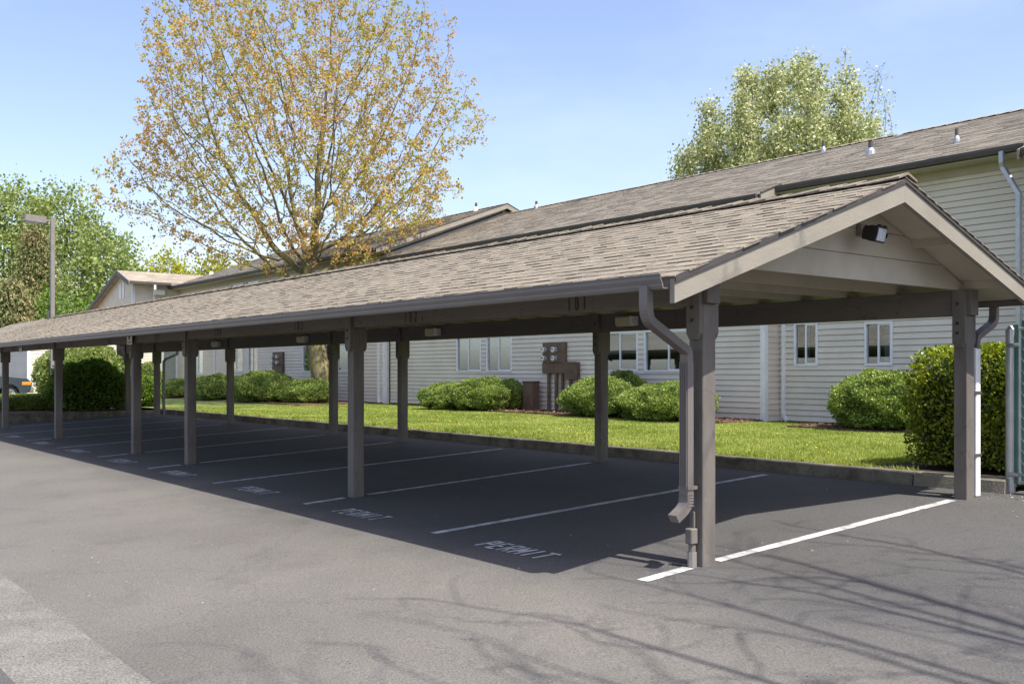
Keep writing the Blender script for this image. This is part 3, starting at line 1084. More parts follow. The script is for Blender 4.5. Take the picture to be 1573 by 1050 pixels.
LAMPLAB = ['yellowed box lamp on the rear beam beside the curved near downspout', 'yellowed box lamp on the rear beam below the number 102',
           'yellowed box lamp on the rear beam in front of the maple trunk', 'dim box lamp on the rear beam farthest along the carport']
for i, x in enumerate((4.8, 9.65, 14.75, 19.6)):
    t = thing('beam_lamp', (x, 3.99, 2.15), LAMPLAB[i], 'lamp', 'box lamps along the rear beam')
    MB().prism([(3.995, 2.14), (3.9, 2.14), (3.87, 2.17), (3.87, 2.26), (3.9, 2.28), (3.995, 2.28)], 'x', x - .14, x + .13).build('lens', M_YLENS, t)
    mb = MB()
    mb.box(x - .2, x - .1405, 3.88, 3.995, 2.145, 2.275)
    mb.box(x - .215, x - .2, 3.89, 3.92, 2.15, 2.18)
    mb.box(x - .215, x - .2, 3.89, 3.92, 2.24, 2.27)
    mb.build('end_cap', M_WHITE, t)
    MB().box(x - .19, x + .15, 3.9953, 3.9985, 2.13, 2.29).build('back_plate', M_BLACK, t)

for i, (x, lab) in enumerate(((5 * ST - .05, 'white square sign with black figure on post at the middle of the carport'), (8.2 * ST, 'small white sign with black arrow hung at the far eave of the carport'))):
    t = thing('small_sign', (x, -.3, 1.95), lab, 'sign', 'small white signs under the eave')
    y = -.135 if i == 0 else -.09
    MB().bbox(x - .14, x + .14, y - .006, y, 2.0, 2.28, .002).build('plate', M_SIGN, t)
    mb = MB()
    yf = y - .0075
    if i == 0:
        mb.box(x - .022, x + .022, yf, yf + .001, 2.08, 2.22)
        mb.prism([(x - .07, 2.15), (x, 2.08), (x + .07, 2.15)], 'y', yf - .0006, yf - .0002)
        mb.box(x - .1, x + .1, yf, yf + .001, 2.03, 2.05)
    else:
        mb.box(x - .08, x + .07, yf, yf + .001, 2.12, 2.15)
        mb.prism([(x + .03, 2.08), (x + .1, 2.135), (x + .03, 2.19)], 'y', yf - .0006, yf - .0002)
        mb.box(x - .09, x - .07, yf - .001, yf - .0008, 2.07, 2.22)
    mb.build('symbol', M_BLACK, t)

# ------------------------------------------------------------------ apartment building
bd = thing('apartment_building', (20, 14, LZ), 'long two storey apartment building in grey lap siding with shingled roofs', 'building')
EXB = .127


def subtract(x0, x1, cuts):
    segs = [(x0, x1)]
    for a, b in cuts:
        nx = []
        for s0, s1 in segs:
            if b <= s0 or a >= s1:
                nx.append((s0, s1)); continue
            if a > s0: nx.append((s0, a))
            if b < s1: nx.append((b, s1))
        segs = nx
    return segs


def siding(x0, x1, y, z0, z1, wins, joined=None, parent=bd):
    """lap boards on a wall facing -Y; wins = (xa, xb, za, zb) openings"""
    z = z0
    while z < z1 - .02:
        cuts = [(a, b) for a, b, c, d in wins if d - .035 > z and c + .035 < z + EXB]
        for a, b, c, d in wins:          # short pieces above and below an opening
            q = None
            if z < c - .015 and c + .035 < z + EXB:
                q = [(y - .036, z + .013), (y - .03, c + .02), (y + .03, c + .02), (y + .03, z), (y + .012, z), (y + .012, z + .013)]
            elif d - .035 > z and z + EXB > d + .015:
                q = [(y - .03, d - .02), (y - .016, z + EXB), (y + .03, z + EXB), (y + .03, d - .02)]
            if q:
                fb = MB() if joined is None else joined
                fb.prism(q, 'x', a + .001, b - .001)
                if joined is None:
                    fb.build('siding_board', M_SIDING, parent)
        segs = subtract(x0, x1, cuts)
        if joined is None and x1 - x0 > 10 and z < 3:
            jx = x0 + (x1 - x0) * random.uniform(.2, .8)
            segs = [q for a_, b_ in segs for q in (((a_, jx), (jx, b_)) if a_ + .4 < jx < b_ - .4 else ((a_, b_),))]
        for s0, s1 in segs:
            if s1 - s0 < .03: continue
            mb = MB() if joined is None else joined
            mb.prism([(y - .036, z + .013), (y - .016, z + EXB), (y + .03, z + EXB), (y + .03, z), (y + .012, z), (y + .012, z + .013)], 'x', s0 + .002, s1 - .002)
            if joined is None:
                mb.build('siding_board', M_SIDING, parent)
        z += EXB


def siding_x(x, y0, y1, z0, z1, sgn, m, parent=bd, top=None, name='siding'):
    """lap boards joined, on a wall facing sgn X; top(y) limits the height of a gable"""
    mb = MB()
    z = z0
    while z < z1 - .02:
        a, b = y0, y1
        zt = min(z + EXB + .012, z1)
        mb.prism([(x + sgn * .022, z), (x + sgn * .007, zt), (x - sgn * .012, zt), (x - sgn * .012, z)] if sgn < 0 else
                 [(x + .022, z), (x + .007, zt), (x - .012, zt), (x - .012, z)], 'y', a, b)
        z += EXB
    return mb.build(name, m, parent)


def window(x0, x1, y, z0, z1, parent=bd, split=.5, blind=0, curtain=0, label=None):
    f = .045
    mb = MB()
    yo, yi = y - .045, y + .05
    mb.bbox(x0, x1, yo, yi, z0, z0 + f, .005); mb.bbox(x0, x1, yo, yi, z1 - f, z1, .005)
    mb.bbox(x0, x0 + f, yo, yi, z0 + f + .001, z1 - f - .001, .005); mb.bbox(x1 - f, x1, yo, yi, z0 + f + .001, z1 - f - .001, .005)
    w = mb.build('window', M_WHITE, parent)
    if label: w['label'] = label
    xm = x0 + (x1 - x0) * split
    # right hand (smaller x) sash sits proud
    MB().bbox(xm - .02, xm + .02, y - .035, y + .03, z0 + f + .001, z1 - f - .001, .004).build('mullion', M_WHITE, w)
    sb = MB()
    for a, b in ((x0 + f + .001, xm - .021),):
        sb.box(a, b, y - .03, y + .0, z0 + f + .001, z0 + f + .026); sb.box(a, b, y - .03, y, z1 - f - .026, z1 - f - .001)
        sb.box(a, a + .022, y - .03, y, z0 + f + .027, z1 - f - .027)
    sb.build('sash', M_WHITE, w)
    MB().box(x0 + f + .023, xm - .021, y - .014, y - .008, z0 + f + .027, z1 - f - .027).build('pane', M_GLASS, w)
    MB().box(xm + .021, x1 - f - .001, y + .008, y + .014, z0 + f + .001, z1 - f - .001).build('pane', M_GLASS, w)
    if blind:
        zb = z1 - f - (z1 - z0 - 2 * f) * blind
        b = MB()
        z = z1 - f - .03
        while z > zb:
            b.box(x0 + f + .01, x1 - f - .01, y + .09, y + .093, z - .022, z)
            z -= .024
        b.build('blind', M_BLIND, w)
    if curtain:
        b = MB()
        xa, xb = (xm, x1 - f) if curtain > 0 else (x0 + f, xm)
        xb = xa + (xb - xa) * abs(curtain)
        n = 16
        vs = []
        for i in range(n + 1):
            xx = xa + (xb - xa) * i / n
            yy_ = y + .12 + .02 * math.sin(i * 1.9)
            vs += [(xx, yy_, z0 + f), (xx, yy_, z1 - f)]
        b.add(vs, [(2 * i, 2 * i + 2, 2 * i + 3, 2 * i + 1) for i in range(n)])
        b.build('curtain', M_BLIND, w)
    return w


XB = 8.87        # corner between the middle and the right wall
YM, YR, YL = 12.4, 12.95, 12.2
XL = 24.95
XE = 45.0
# windows: (x0, x1, z0, z1, split, blind, curtain)
WR = [(7.83, 8.46, 1.63, 2.6, .5, 0, .35), (6.04, 6.69, 1.63, 2.55, .5, 0, -.8)]
WM = [(19.51, 20.83, 1.5, 2.6, .5, .35, 0), (17.99, 19.24, 1.5, 2.58, .5, .25, 0), (12.79, 14.1, 1.5, 2.55, .5, .55, 0), (10.9, 12.58, 1.5, 2.55, .5, .35, 0)]
WL = [(35.4, 36.43, 1.5, 2.6, .5, 0, 0), (37.0, 38.45, 1.5, 2.6, .5, .6, 0), (29.68, 31.18, 1.5, 2.55, .5, 0, .7), (27.2, 29.3, 1.5, 2.55, .5, .4, 0), (41.62, 43.0, 1.4, 2.6, .5, 0, 0)]
WLU = [(36.99, 38.38, 4.5, 5.48, .5, .9, 0), (35.33, 36.71, 4.5, 5.5, .5, .9, 0), (29.7, 31.2, 4.45, 5.45, .5, 0, 0), (27.2, 28.8, 4.45, 5.45, .5, 0, 0)]
for W, y in ((WR, YR), (WM, YM), (WL, YL), (WLU, YL)):
    for (a, b, c, d, s_, bl, cu) in W:
        window(a, b, y, c, d, split=s_, blind=bl, curtain=cu)
cut = lambda W: [(a, b, c, d) for a, b, c, d, *_ in W]
siding(3.15, XB - .012, YR, LZ + .02, 5.62, cut(WR))
siding(XB + .1, XL - .1, YM, LZ + .05, 5.36, cut(WM))
js = MB()
siding(XL + .1, XE - .1, YL, LZ + .05, 5.72, cut(WL + WLU), joined=js)
js.build('siding', M_SIDING_I, bd)
# section farthest right, forward again
js = MB()
siding(-14, 3.03, 12.4, LZ + .02, 5.36, [], joined=js)
js.build('siding', M_SIDING_I, bd)
siding_x(XB, YM + .08, YR - .022, LZ + .02, 5.5, -1, M_SIDING_I)
siding_x(XL, YL + .1, YM - .02, LZ + .02, 5.5, -1, M_SIDING_I)
# corner trims
def trim(x, y, z0, z1, w=.1):
    MB().bbox(x - .028, x + w, y - .03, y + w, z0, z1, .004).build('corner_trim', M_WHITE, bd)
trim(XB, YM, LZ + .0, 5.36)
trim(XL, YL, LZ + .0, 5.7)
MB().bbox(3.04, 3.148, 12.37, 12.9, LZ, 5.34, .004).build('corner_trim', M_WHITE, bd)
trim(XE - .1, YL, LZ, 5.7, .098)
# wall plates of the siding boards, interior walls and floor, so that the rooms are closed
MB().box(-14, 44.9, 14.6, 14.7, LZ, 5.6).build('inner_wall', M_ROOM, bd)
MB().box(-14, 44.9, 13.1, 14.59, 2.95, 3.1).build('inner_floor', M_ROOM, bd)
MB().box(-14, 44.9, 13.1, 14.59, .38, .45).build('inner_floor', M_ROOM, bd)
MB().box(-14, 44.9, 22.0, 22.2, LZ, 5.6).build('rear_wall', M_SIDING_I, bd)
MB().box(-14, -13.8, 12.6, 21.99, LZ, 5.6).build('end_wall', M_SIDING_I, bd)
for x in (9.2, 16.6, 24.5, 33.0, 40.0):
    MB().box(x, x + .12, 13.1, 14.59, .46, 5.6).build('partition', M_ROOM, bd)

# roofs
RIDGE_Y = 17.4


def big_roof(x0, x1, ye, ze, yr, zr, name='roof', expo=.14, sh=True, parent=bd, near=None):
    p = (zr - ze) / (yr - ye)
    th = .14
    mb = MB()
    yb_ = 2 * yr - ye
    mb.prism([(ye, ze - .02), (yr, zr - .02), (yb_, ze - .02), (yb_, ze - th), (yr, zr - th), (ye, ze - th)], 'x', x0 + .02, x1 - .02)
    r = mb.build(name, M_SHING_I if not sh else M_DECK, parent)
    # shingle courses as joined pieces
    c, s_ = 1 / math.hypot(1, p), p / math.hypot(1, p)
    L = math.hypot(yr - ye, zr - ze)
    rows = int(L / expo)
    V, F = [], []
    for k in range(rows + 1):
        v = k * expo - .02
        x = x0 - random.uniform(0, .4)
        while x < x1:
            w = random.choice([.35, .5, .7])
            xa, xb = max(x, x0), min(x + w, x1)
            x += w
            if xb - xa < .05: continue
            t = random.choice([.009, .013, .018])
            ln = min(.2, L - v)
            if ln < .03: continue
            y_, z_ = ye + v * c, ze + v * s_ - .02
            b = len(V)
            for (xx, q, h_) in ((xa, 0, 0), (xb, 0, 0), (xb, ln, .004), (xa, ln, .004), (xa, 0, t), (xb, 0, t)):
                V.append((xx, y_ + q * c - h_ * s_, z_ + q * s_ + h_ * c + .002))
            F += [(b, b + 1, b + 5, b + 4), (b + 4, b + 5, b + 2, b + 3)]
    np_mesh('shingle_field', V, F, M_SHING_B, r, origin=tuple(ORIG[r]), kind='stuff')
    mb = MB()
    x = x0
    while x < x1 - .3:
        for q in (-1, 1):
            mb.add([(x, yr, zr + .03), (x + .34, yr, zr + .012), (x + .34, yr + q * .15, zr + .012 - .15 * p), (x, yr + q * .15, zr + .03 - .15 * p), (x, yr, zr + .0), (x, yr + q * .15, zr - .15 * p)], [(0, 1, 2, 3), (0, 3, 5, 4)])
        x += .3
    mb.build('ridge_caps', M_SHING_B, r)
    return r


def eave_set(x0, x1, ye, ze, yw, parent=bd):
    """dark gutter and soffit below an eave"""
    MB().prism([(ye + .0, ze - .015), (ye - .11, ze - .015), (ye - .11, ze - .06), (ye - .085, ze - .125), (ye, ze - .125)], 'x', x0 + .03, x1 - .03).build('gutter', M_FASCIA, parent)
    MB().box(x0 + .03, x1 - .03, ye + .003, yw - .024, ze - .165, ze - .142).build('soffit', M_SOFFIT, parent)
    MB().box(x0 + .03, x1 - .03, yw - .06, yw - .0235, ze - .33, ze - .166).build('frieze_board', M_SOFFIT, parent)


PB = .38
zR = 7.52
big_roof(3.0, XB - .28, 12.45, zR - PB * (RIDGE_Y - 12.45), RIDGE_Y, zR)
big_roof(XB - .28, XL - .32, 11.9, zR - PB * (RIDGE_Y - 11.9), RIDGE_Y, zR)
big_roof(-14, 3.0, 11.9, zR - PB * (RIDGE_Y - 11.9), RIDGE_Y, zR)
big_roof(XL - .32, XE + .3, 11.7, 5.8, RIDGE_Y, 7.9)
zE_R, zE_M = zR - PB * (RIDGE_Y - 12.45), zR - PB * (RIDGE_Y - 11.9)
eave_set(3.12, XB - .3, 12.45, zE_R, YR)
eave_set(XB - .25, XL - .35, 11.9, zE_M, YM)
eave_set(XL - .28, XE, 11.7, 5.8, YL)
eave_set(-14, 2.98, 11.9, zE_M, 12.4)


def rake(x, ya, za, yb_, zb, w=.19, m=M_BEIGE, parent=bd, th=.035):
    MB().prism([(ya, za + .0), (yb_, zb + .0), (yb_, zb - w), (ya, za - w)], 'x', x - th, x).build('rake_board', m, parent)
    MB().prism([(ya, za + .035), (yb_, zb + .035), (yb_, zb + .002), (ya, za + .002)], 'x', x - th - .012, x - th + .02).build('drip_edge', M_DRIP, parent)


rake(XB - .285, 11.86, zE_M - .02, 12.6, zE_M - .02 + PB * .74)
MB().prism([(11.9, zE_M), (12.5, zE_M + .0), (12.5, zE_M - .17), (11.9, zE_M - .17)], 'x', XB - .28, XB - .255).build('eave_return', M_BEIGE, bd)
# right hand section turns its rake the other way
MB().prism([(11.86, zE_M - .02), (12.6, zE_M - .02 + PB * .74), (12.6, zE_M - .2 + PB * .74), (11.86, zE_M - .2)], 'x', 3.005, 3.045).build('rake_board', M_BEIGE, bd)
# gable end of the higher left section
pL = (7.9 - 5.8) / (RIDGE_Y - 11.7)
rake(XL - .32, 11.66, 5.77, RIDGE_Y, 7.88, .17)
rake(XL - .32, RIDGE_Y, 7.88, 23.1, 5.77, .17)
MB().prism([(12.3, 5.3), (22.4, 5.3), (22.4, 6.0), (RIDGE_Y, 7.74), (12.3, 5.88)], 'x', XL, XL + .03).build('gable_wall', M_SIDING_I, bd)
MB().prism([(11.9, 5.5), (RIDGE_Y, 7.56), (RIDGE_Y, 7.63), (11.9, 5.57)], 'x', XL - .05, XL - .002).build('gable_flashing', M_DRIP, bd)

# roof vents on the roof
def roof_y_z(x, px_y):
    return zR - PB * (RIDGE_Y - px_y)
for (x, y, r, h_) in ((7.77, 14.9, .055, .27), (5.35, 14.2, .035, .27), (10.5, 17.05, .035, .27), (22.7, 17.25, .045, .25)):
    z = roof_y_z(x, y)
    v = MB().tube([(x, y, z - .05), (x, y, z + h_)], r, 10).build('vent_pipe', M_FASCIA, bd)
    MB().tube([(x, y, z - .06), (x, y, z + .05), (x, y, z + .12)], [r * 2.4, r * 2.0, r * 1.15], 12).build('flashing', M_METAL, v)
for (x, y) in ((26.4, 17.25), (44.0, 13.5), (39.0, 14.3)):
    z = 7.9 - pL * (RIDGE_Y - y)
    v = MB().tube([(x, y, z - .05), (x, y, z + .3)], .045, 8).build('vent_pipe', M_FASCIA, bd)
    MB().tube([(x, y, z - .06), (x, y, z + .06), (x, y, z + .14)], [.13, .1, .06], 10).build('flashing', M_PVC, v)

# downspouts of the building
def wall_spout(x, y, ztop, zbot, foot=1):
    MB().rect_tube([(x, y, ztop), (x, y, zbot + .15), (x + foot * .03, y, zbot + .06), (x + foot * .16, y - .1, zbot)], .04, .03, (0, 1, 0)).build('downspout', M_WHITE, bd)
MB().rect_tube([(9.4, 11.85, zE_M - .1), (9.4, 11.85, zE_M - .25), (9.3, 12.3, zE_M - .6), (9.3, 12.34, zE_M - .8)], .045, .035, (1, 0, 0)).build('downspout', M_WHITE, bd)
wall_spout(XB - .16, YR - .06, 5.3, LZ + .03, -1)
wall_spout(XL + .32, YL - .06, 5.5, LZ + .03, -1)
MB().bbox(40.2, 40.3, YL - .06, YL - .025, LZ, 5.5, .003).build('corner_trim', M_WHITE, bd)
MB().rect_tube([(3.55, 12.38, zE_R - .1), (3.55, 12.38, zE_R - .3), (3.55, 12.42, zE_R - .38), (3.2, 12.3, zE_R - .95), (3.2, 12.28, zE_R - 1.1), (3.2, 12.3, LZ + .1)], .045, .035, (1, .3, 0)).build('downspout', M_METAL, bd)
MB().tube([(XB - .1, YR - .05, LZ), (XB - .1, YR - .05, 5.2)], .014, 6).build('cable_pipe', M_WHITE, bd)

# gabled wing at the far end
WX0, WX1, WY = 45.0, 53.0, 9.9
PKX, PKZ = 46.4, 6.6
js = MB()
z = LZ + .02
while z < 6.4:
    a = max(WX0, PKX - (6.45 - z) / .34) + .1
    b = min(WX1, PKX + (6.45 - z) / .34) - .05
    if b > a:
        js.prism([(WY - .022, z), (WY - .007, z + EXB + .01), (WY + .012, z + EXB + .01), (WY + .012, z)], 'x', a, b)
    z += EXB
js.build('siding', M_SIDING_I, bd)
siding_x(WX0, WY + .1, YL - .03, LZ + .02, 5.9, -1, M_SIDING_I)
MB().bbox(WX0 - .03, WX0 + .1, WY - .03, WY + .1, LZ, 6.05, .004).build('corner_trim', M_WHITE, bd)
MB().box(WX0 + .02, WX1, WY + .02, WY + .1, LZ, 4.6).build('wing_backing', M_ROOM, bd)
for s_, xe in ((-1, 44.5), (1, 52.8)):
    ze = PKZ - .34 * abs(xe - PKX)
    pts = [(PKX, PKZ), (xe, ze), (xe, ze - .13), (PKX, PKZ - .13)]
    rf = MB().prism(pts, 'y', WY - .35, 20.0).build('wing_roof', M_SHING_B, bd)
    MB().prism([(PKX, PKZ - .01), (xe, ze - .01), (xe, ze - .22), (PKX, PKZ - .22)], 'y', WY - .39, WY - .352).build('rake_board', M_FASCIA, bd)
    # courses
    V, F = [], []
    L = math.hypot(xe - PKX, ze - PKZ); k = 0
    while k * .14 < L - .05:
        f0, f1 = k * .14 / L, min(1, (k * .14 + .2) / L)
        y = WY - .36
        while y < 20:
            w = random.choice([.35, .5, .7])
            xa, za = xe + (PKX - xe) * f0, ze + (PKZ - ze) * f0
            xb, zb = xe + (PKX - xe) * f1, ze + (PKZ - ze) * f1
            b = len(V); t = random.choice([.012, .02])
            V += [(xa, y, za), (xa, y + w, za), (xb, y + w, zb + .005), (xb, y, zb + .005), (xa, y, za + t), (xa, y + w, za + t)]
            F += [(b, b + 1, b + 5, b + 4), (b + 4, b + 5, b + 2, b + 3)]
            y += w
        k += 1
    np_mesh('shingle_field', V, F, M_SHING_B, rf, origin=tuple(ORIG[rf]), kind='stuff')
MB().box(44.4, 44.52, WY - .3, 11.6, 5.82, 5.94).build('gutter', M_FASCIA, bd)
MB().rect_tube([(44.45, WY + .9, 5.85), (44.45, WY + .9, 5.6), (44.93, WY + 1.0, 5.3), (44.93, WY + 1.0, .5)], .05, .04, (0, 1, 0)).build('downspout', M_WHITE, bd)
for x in (46.35, 46.85):
    MB().bbox(x - .14, x + .14, WY - .05, WY - .023, 5.2, 6.0, .004).build('gable_vent', M_WHITE, bd)
MB().bbox(WX0 - .045, WX0 - .0235, 11.15, 12.0, LZ + .1, 2.5, .004).build('door', mat('pale_door', [(.3, .34, .32), (.36, .4, .38)], rough=.5), bd)
MB().bbox(WX0 - .05, WX0 - .0245, 12.02, 12.12, LZ, 2.65, .004).build('door_trim', M_WHITE, bd)
wl_ = MB()
wl_.bbox(44.75, 44.95, 10.9, 11.4, 5.35, 5.6, .01)
wl_.build('wall_lamp', M_WHITE, bd)

# ------------------------------------------------------------------ electric meters and boxes
def meter_bank(cx, y, name_label, group='electric meter banks on the wall'):
    t = thing('meter_bank', (cx, y, LZ), name_label, 'meter', group)
    MB().bbox(cx - .48, cx + .48, y - .12, y - .024, 1.75, 2.32, .01).build('panel', M_BROWN, t)
    MB().bbox(cx - .5, cx + .46, y - .15, y - .024, 1.46, 1.745, .01).build('lower_panel', M_BROWN, t)
    for dx_ in (-.08, .36):
        for z in (1.88, 2.12):
            m = MB().tube([(cx + dx_, y - .115, z), (cx + dx_, y - .18, z), (cx + dx_, y - .23, z), (cx + dx_, y - .24, z)], [.085, .085, .078, .05], 16).build('meter', M_METER, t, smooth=False)
            MB().box(cx + dx_ - .05, cx + dx_ + .05, y - .2425, y - .2405, z + .005, z + .035).build('meter_dial', M_BLACK, m)
    for dx_ in (-.36, -.1, .22):
        MB().tube([(cx + dx_, y - .1, 1.47), (cx + dx_, y - .1, LZ - .05)], .05, 10).build('conduit', M_BROWN, t)
    return t


meter_bank(16.0, YM, 'brown bank of four meters with thick conduits between two bush clumps')
meter_bank(33.3, YL, 'brown bank of four meters rising behind the far rounded bush')
t = thing('switch_box', (15.25, YM, LZ), 'brown electric switch box on one pipe beside the meters', 'box')
MB().bbox(14.98, 15.5, YM - .17, YM - .024, 1.29, 1.77, .012).build('case', M_BROWN, t)
MB().bbox(14.96, 15.52, YM - .185, YM - .1705, 1.73, 1.78, .004).build('lid', M_BROWN, t)
MB().tube([(15.3, YM - .1, 1.3), (15.3, YM - .1, LZ - .05)], .045, 10).build('pipe', M_BROWN, t)
MB().tube([(15.05, YM - .06, 1.3), (15.0, YM - .06, 1.0), (15.1, YM - .06, .7), (14.95, YM - .1, LZ)], .01, 6).build('cable', M_BROWN, t)
t = thing('cable_pedestal', (16.72, YM - .35, LZ), 'knee high brown cable pedestal left of the meters', 'pedestal')
MB().bbox(16.5, 16.9, YM - .5, YM - .2, LZ - .05, 1.2, .015).build('case', M_BROWN, t)
MB().bbox(16.485, 16.915, YM - .515, YM - .185, 1.2, 1.245, .01).build('lid', M_BROWN, t)

# ------------------------------------------------------------------ outbuilding far left
ob = thing('outbuilding', (50, 7.2, 0), 'low grey sided outbuilding with shingled roof beyond the far end of the carport', 'building')
js = MB()
z = .2
while z < 3.2:
    js.prism([(5.178, z), (5.193, z + .14), (5.21, z + .14), (5.21, z)], 'x', 45.4, 58)
    js.prism([(45.278, z), (45.293, z + .14), (45.31, z + .14), (45.31, z)], 'y', 5.3, 9.2)
    z += EXB
js.build('siding', M_SIDING_I, ob)
MB().bbox(45.26, 45.4, 5.16, 5.3, .1, 3.2, .004).build('corner_trim', M_WHITE, ob)
MB().box(45.32, 58, 5.22, 9.2, .1, 3.15).build('wall', M_ROOM, ob)
MB().prism([(4.85, 3.3), (7.2, 4.25), (9.55, 3.3), (9.55, 3.16), (7.2, 4.11), (4.85, 3.16)], 'x', 45.0, 58.2).build('roof', M_SHING_B, ob)
rf = ob.children[-1]
V, F = [], []
for k in range(18):
    f0, f1 = k / 18, min(1, (k + 1.35) / 18)
    x = 45.0
    while x < 58:
        w = random.choice([.35, .5, .7]); b = len(V); t_ = random.choice([.012, .02])
        ya, za, yb2, zb = 4.85 + 2.35 * f0, 3.3 + .95 * f0, 4.85 + 2.35 * f1, 3.3 + .95 * f1
        V += [(x, ya, za), (x + w, ya, za), (x + w, yb2, zb + .004), (x, yb2, zb + .004), (x, ya, za + t_), (x + w, ya, za + t_)]
        F += [(b, b + 1, b + 5, b + 4), (b + 4, b + 5, b + 2, b + 3)]
        x += w
np_mesh('shingle_field', V, F, M_SHING_B, rf, origin=tuple(ORIG[rf]), kind='stuff')
MB().box(45.02, 58.1, 4.74, 4.848, 3.17, 3.3).build('gutter', M_FASCIA, ob)
MB().tube([(47.5, 6.6, 3.9), (47.5, 6.6, 4.5)], .06, 8).build('vent_pipe', M_FASCIA, ob)

# ------------------------------------------------------------------ parked car far left (nose toward the building)
car = thing('parked_car', (42.6, 3.0, lot_z(3.0)), 'blue grey sport utility car parked nose in by the far outbuilding', 'car')
cxm, cy0 = 42.6, 4.55          # nose at cy0, tail toward -Y
W2 = .9
g0 = .24
side = [(0, .45), (.02, .8), (-.15, .98), (-1.1, 1.1), (-1.75, 1.62), (-2.3, 1.7), (-3.9, 1.66), (-4.45, 1.1), (-4.5, .5), (-4.3, .35)]
# arches cut into the lower outline
def arch(cy, r=.42):
    return [(cy - r * math.cos(a), .33 + r * math.sin(a)) for a in [math.pi - k * math.pi / 8 for k in range(9)]][::-1]
lower = [(-4.3, .35)] + [(-3.55 - .42 * math.cos(a), .33 + .42 * math.sin(a)) for a in [k * math.pi / 8 for k in range(9)]] + [(-.85 - .42 * math.cos(a), .33 + .42 * math.sin(a)) for a in [k * math.pi / 8 for k in range(9)]] + [(-.2, .35)]
belt = [(0, .45), (.02, .8), (-.15, .97), (-1.15, 1.08), (-4.45, 1.1), (-4.5, .5)]
poly = belt + lower
mb = MB()
n = len(poly)
ring = []
for xx, ins in ((-W2, .0), (-W2 + .05, -.0), (W2 - .05, 0), (W2, 0)):
    sc = .97 if abs(xx) == W2 else 1.0
    ring += [(cxm + xx, cy0 + (p[0] + 2.2) * sc - 2.2, g0 + (p[1] - .7) * sc + .7) for p in poly]
mb.add(ring, [tuple(range(n))[::-1], tuple(range(3 * n, 4 * n))] + [(j * n + i, j * n + (i + 1) % n, (j + 1) * n + (i + 1) % n, (j + 1) * n + i) for j in range(3) for i in range(n)])
mb.build('body', M_CARP, car)
gh = [(-1.15, 1.09), (-1.8, 1.6), (-2.3, 1.68), (-3.9, 1.64), (-4.4, 1.11)]
mb = MB()
n = len(gh)
vs = []
for xx in (-1, 1):
    vs += [(cxm + xx * (W2 - .06 - (.16 if p[1] > 1.3 else 0)), cy0 + p[0], g0 + p[1]) for p in gh]
mb.add(vs, [tuple(range(n))[::-1], tuple(range(n, 2 * n))] + [(i, (i + 1) % n, n + (i + 1) % n, n + i) for i in range(n)])
mb.build('cabin', M_CARP, car)
for xx in (-1, 1):
    q = [(-1.35, 1.14), (-1.88, 1.55), (-2.6, 1.58), (-2.6, 1.14)]
    q2 = [(-2.7, 1.14), (-2.7, 1.58), (-3.8, 1.56), (-4.2, 1.16)]
    for qq in (q, q2):
        mb = MB()
        X = lambda z: cxm + xx * (W2 - .05 - .16 * (z - 1.09) / .55)
        mb.add([(X(p[1]), cy0 + p[0], g0 + p[1]) for p in qq] + [(X(p[1]) - xx * .01, cy0 + p[0], g0 + p[1]) for p in qq],
               [(0, 1, 2, 3), (7, 6, 5, 4), (0, 4, 5, 1), (1, 5, 6, 2), (2, 6, 7, 3), (3, 7, 4, 0)])
        mb.build('side_window', M_CARGL, car)
    for wy in (-.85, -3.55):
        c = (cxm + xx * .72, cy0 + wy, g0 + .33)
        tw = MB().tube([(c[0] - xx * .1, c[1], c[2]), (c[0] + xx * .06, c[1], c[2]), (c[0] + xx * .12, c[1], c[2])], [.33, .33, .29], 20).build('wheel', M_TYRE, car)
        mb = MB()
        mb.tube([(c[0] + xx * .1, c[1], c[2]), (c[0] + xx * .128, c[1], c[2])], .2, 16)
        for sp in range(5):
            a = sp * 2 * math.pi / 5
            mb.tube([(c[0] + xx * .132, c[1], c[2]), (c[0] + xx * .132, c[1] + .18 * math.cos(a), c[2] + .18 * math.sin(a))], .02, 5)
        mb.build('rim', M_RIM, tw)
    MB().bbox(cxm + xx * .62 - .2, cxm + xx * .62 + .2, cy0 - .12, cy0 + .035, g0 + .68, g0 + .86, .02).build('headlight', M_LENS, car)
    MB().bbox(cxm + xx * .87 - .04, cxm + xx * .87 + .04, cy0 - .4, cy0 - .02, g0 + .68, g0 + .84, .02).build('turn_lamp', M_AMBER, car)
    MB().bbox(cxm + xx * 1.0 - .1, cxm + xx * 1.0 + .1, cy0 - 1.5, cy0 - 1.38, g0 + 1.1, g0 + 1.25, .02).build('mirror', M_CARP, car)
MB().bbox(cxm - .88, cxm + .88, cy0 - .12, cy0 + .09, g0 + .36, g0 + .6, .03).build('bumper', M_CARTRIM, car)
MB().bbox(cxm - .4, cxm + .4, cy0 - .05, cy0 + .04, g0 + .66, g0 + .84, .01).build('grille', M_BLACK, car)

# ------------------------------------------------------------------ lamp post
lx, ly = 37.6, 4.4
t = thing('lamp_post', (lx, ly, .2), 'tall square lamp post with a boxy head beyond the carport', 'lamp')
MB().bbox(lx - .075, lx + .075, ly - .075, ly + .075, .2, 7.7, .01).build('pole', M_STEEL, t)
MB().bbox(lx - .07, lx + .07, ly - .28, ly - .076, 7.5, 7.58, .01).build('arm', M_STEEL, t)
MB().prism([(ly - 1.05, 7.45), (ly - .28, 7.42), (ly - .28, 7.68), (ly - 1.02, 7.72)], 'x', lx - .2, lx + .2).build('lamp_head', M_STEEL, t)
MB().box(lx - .16, lx + .16, ly - .98, ly - .35, 7.4, 7.425).build('lens', M_LENS, t)

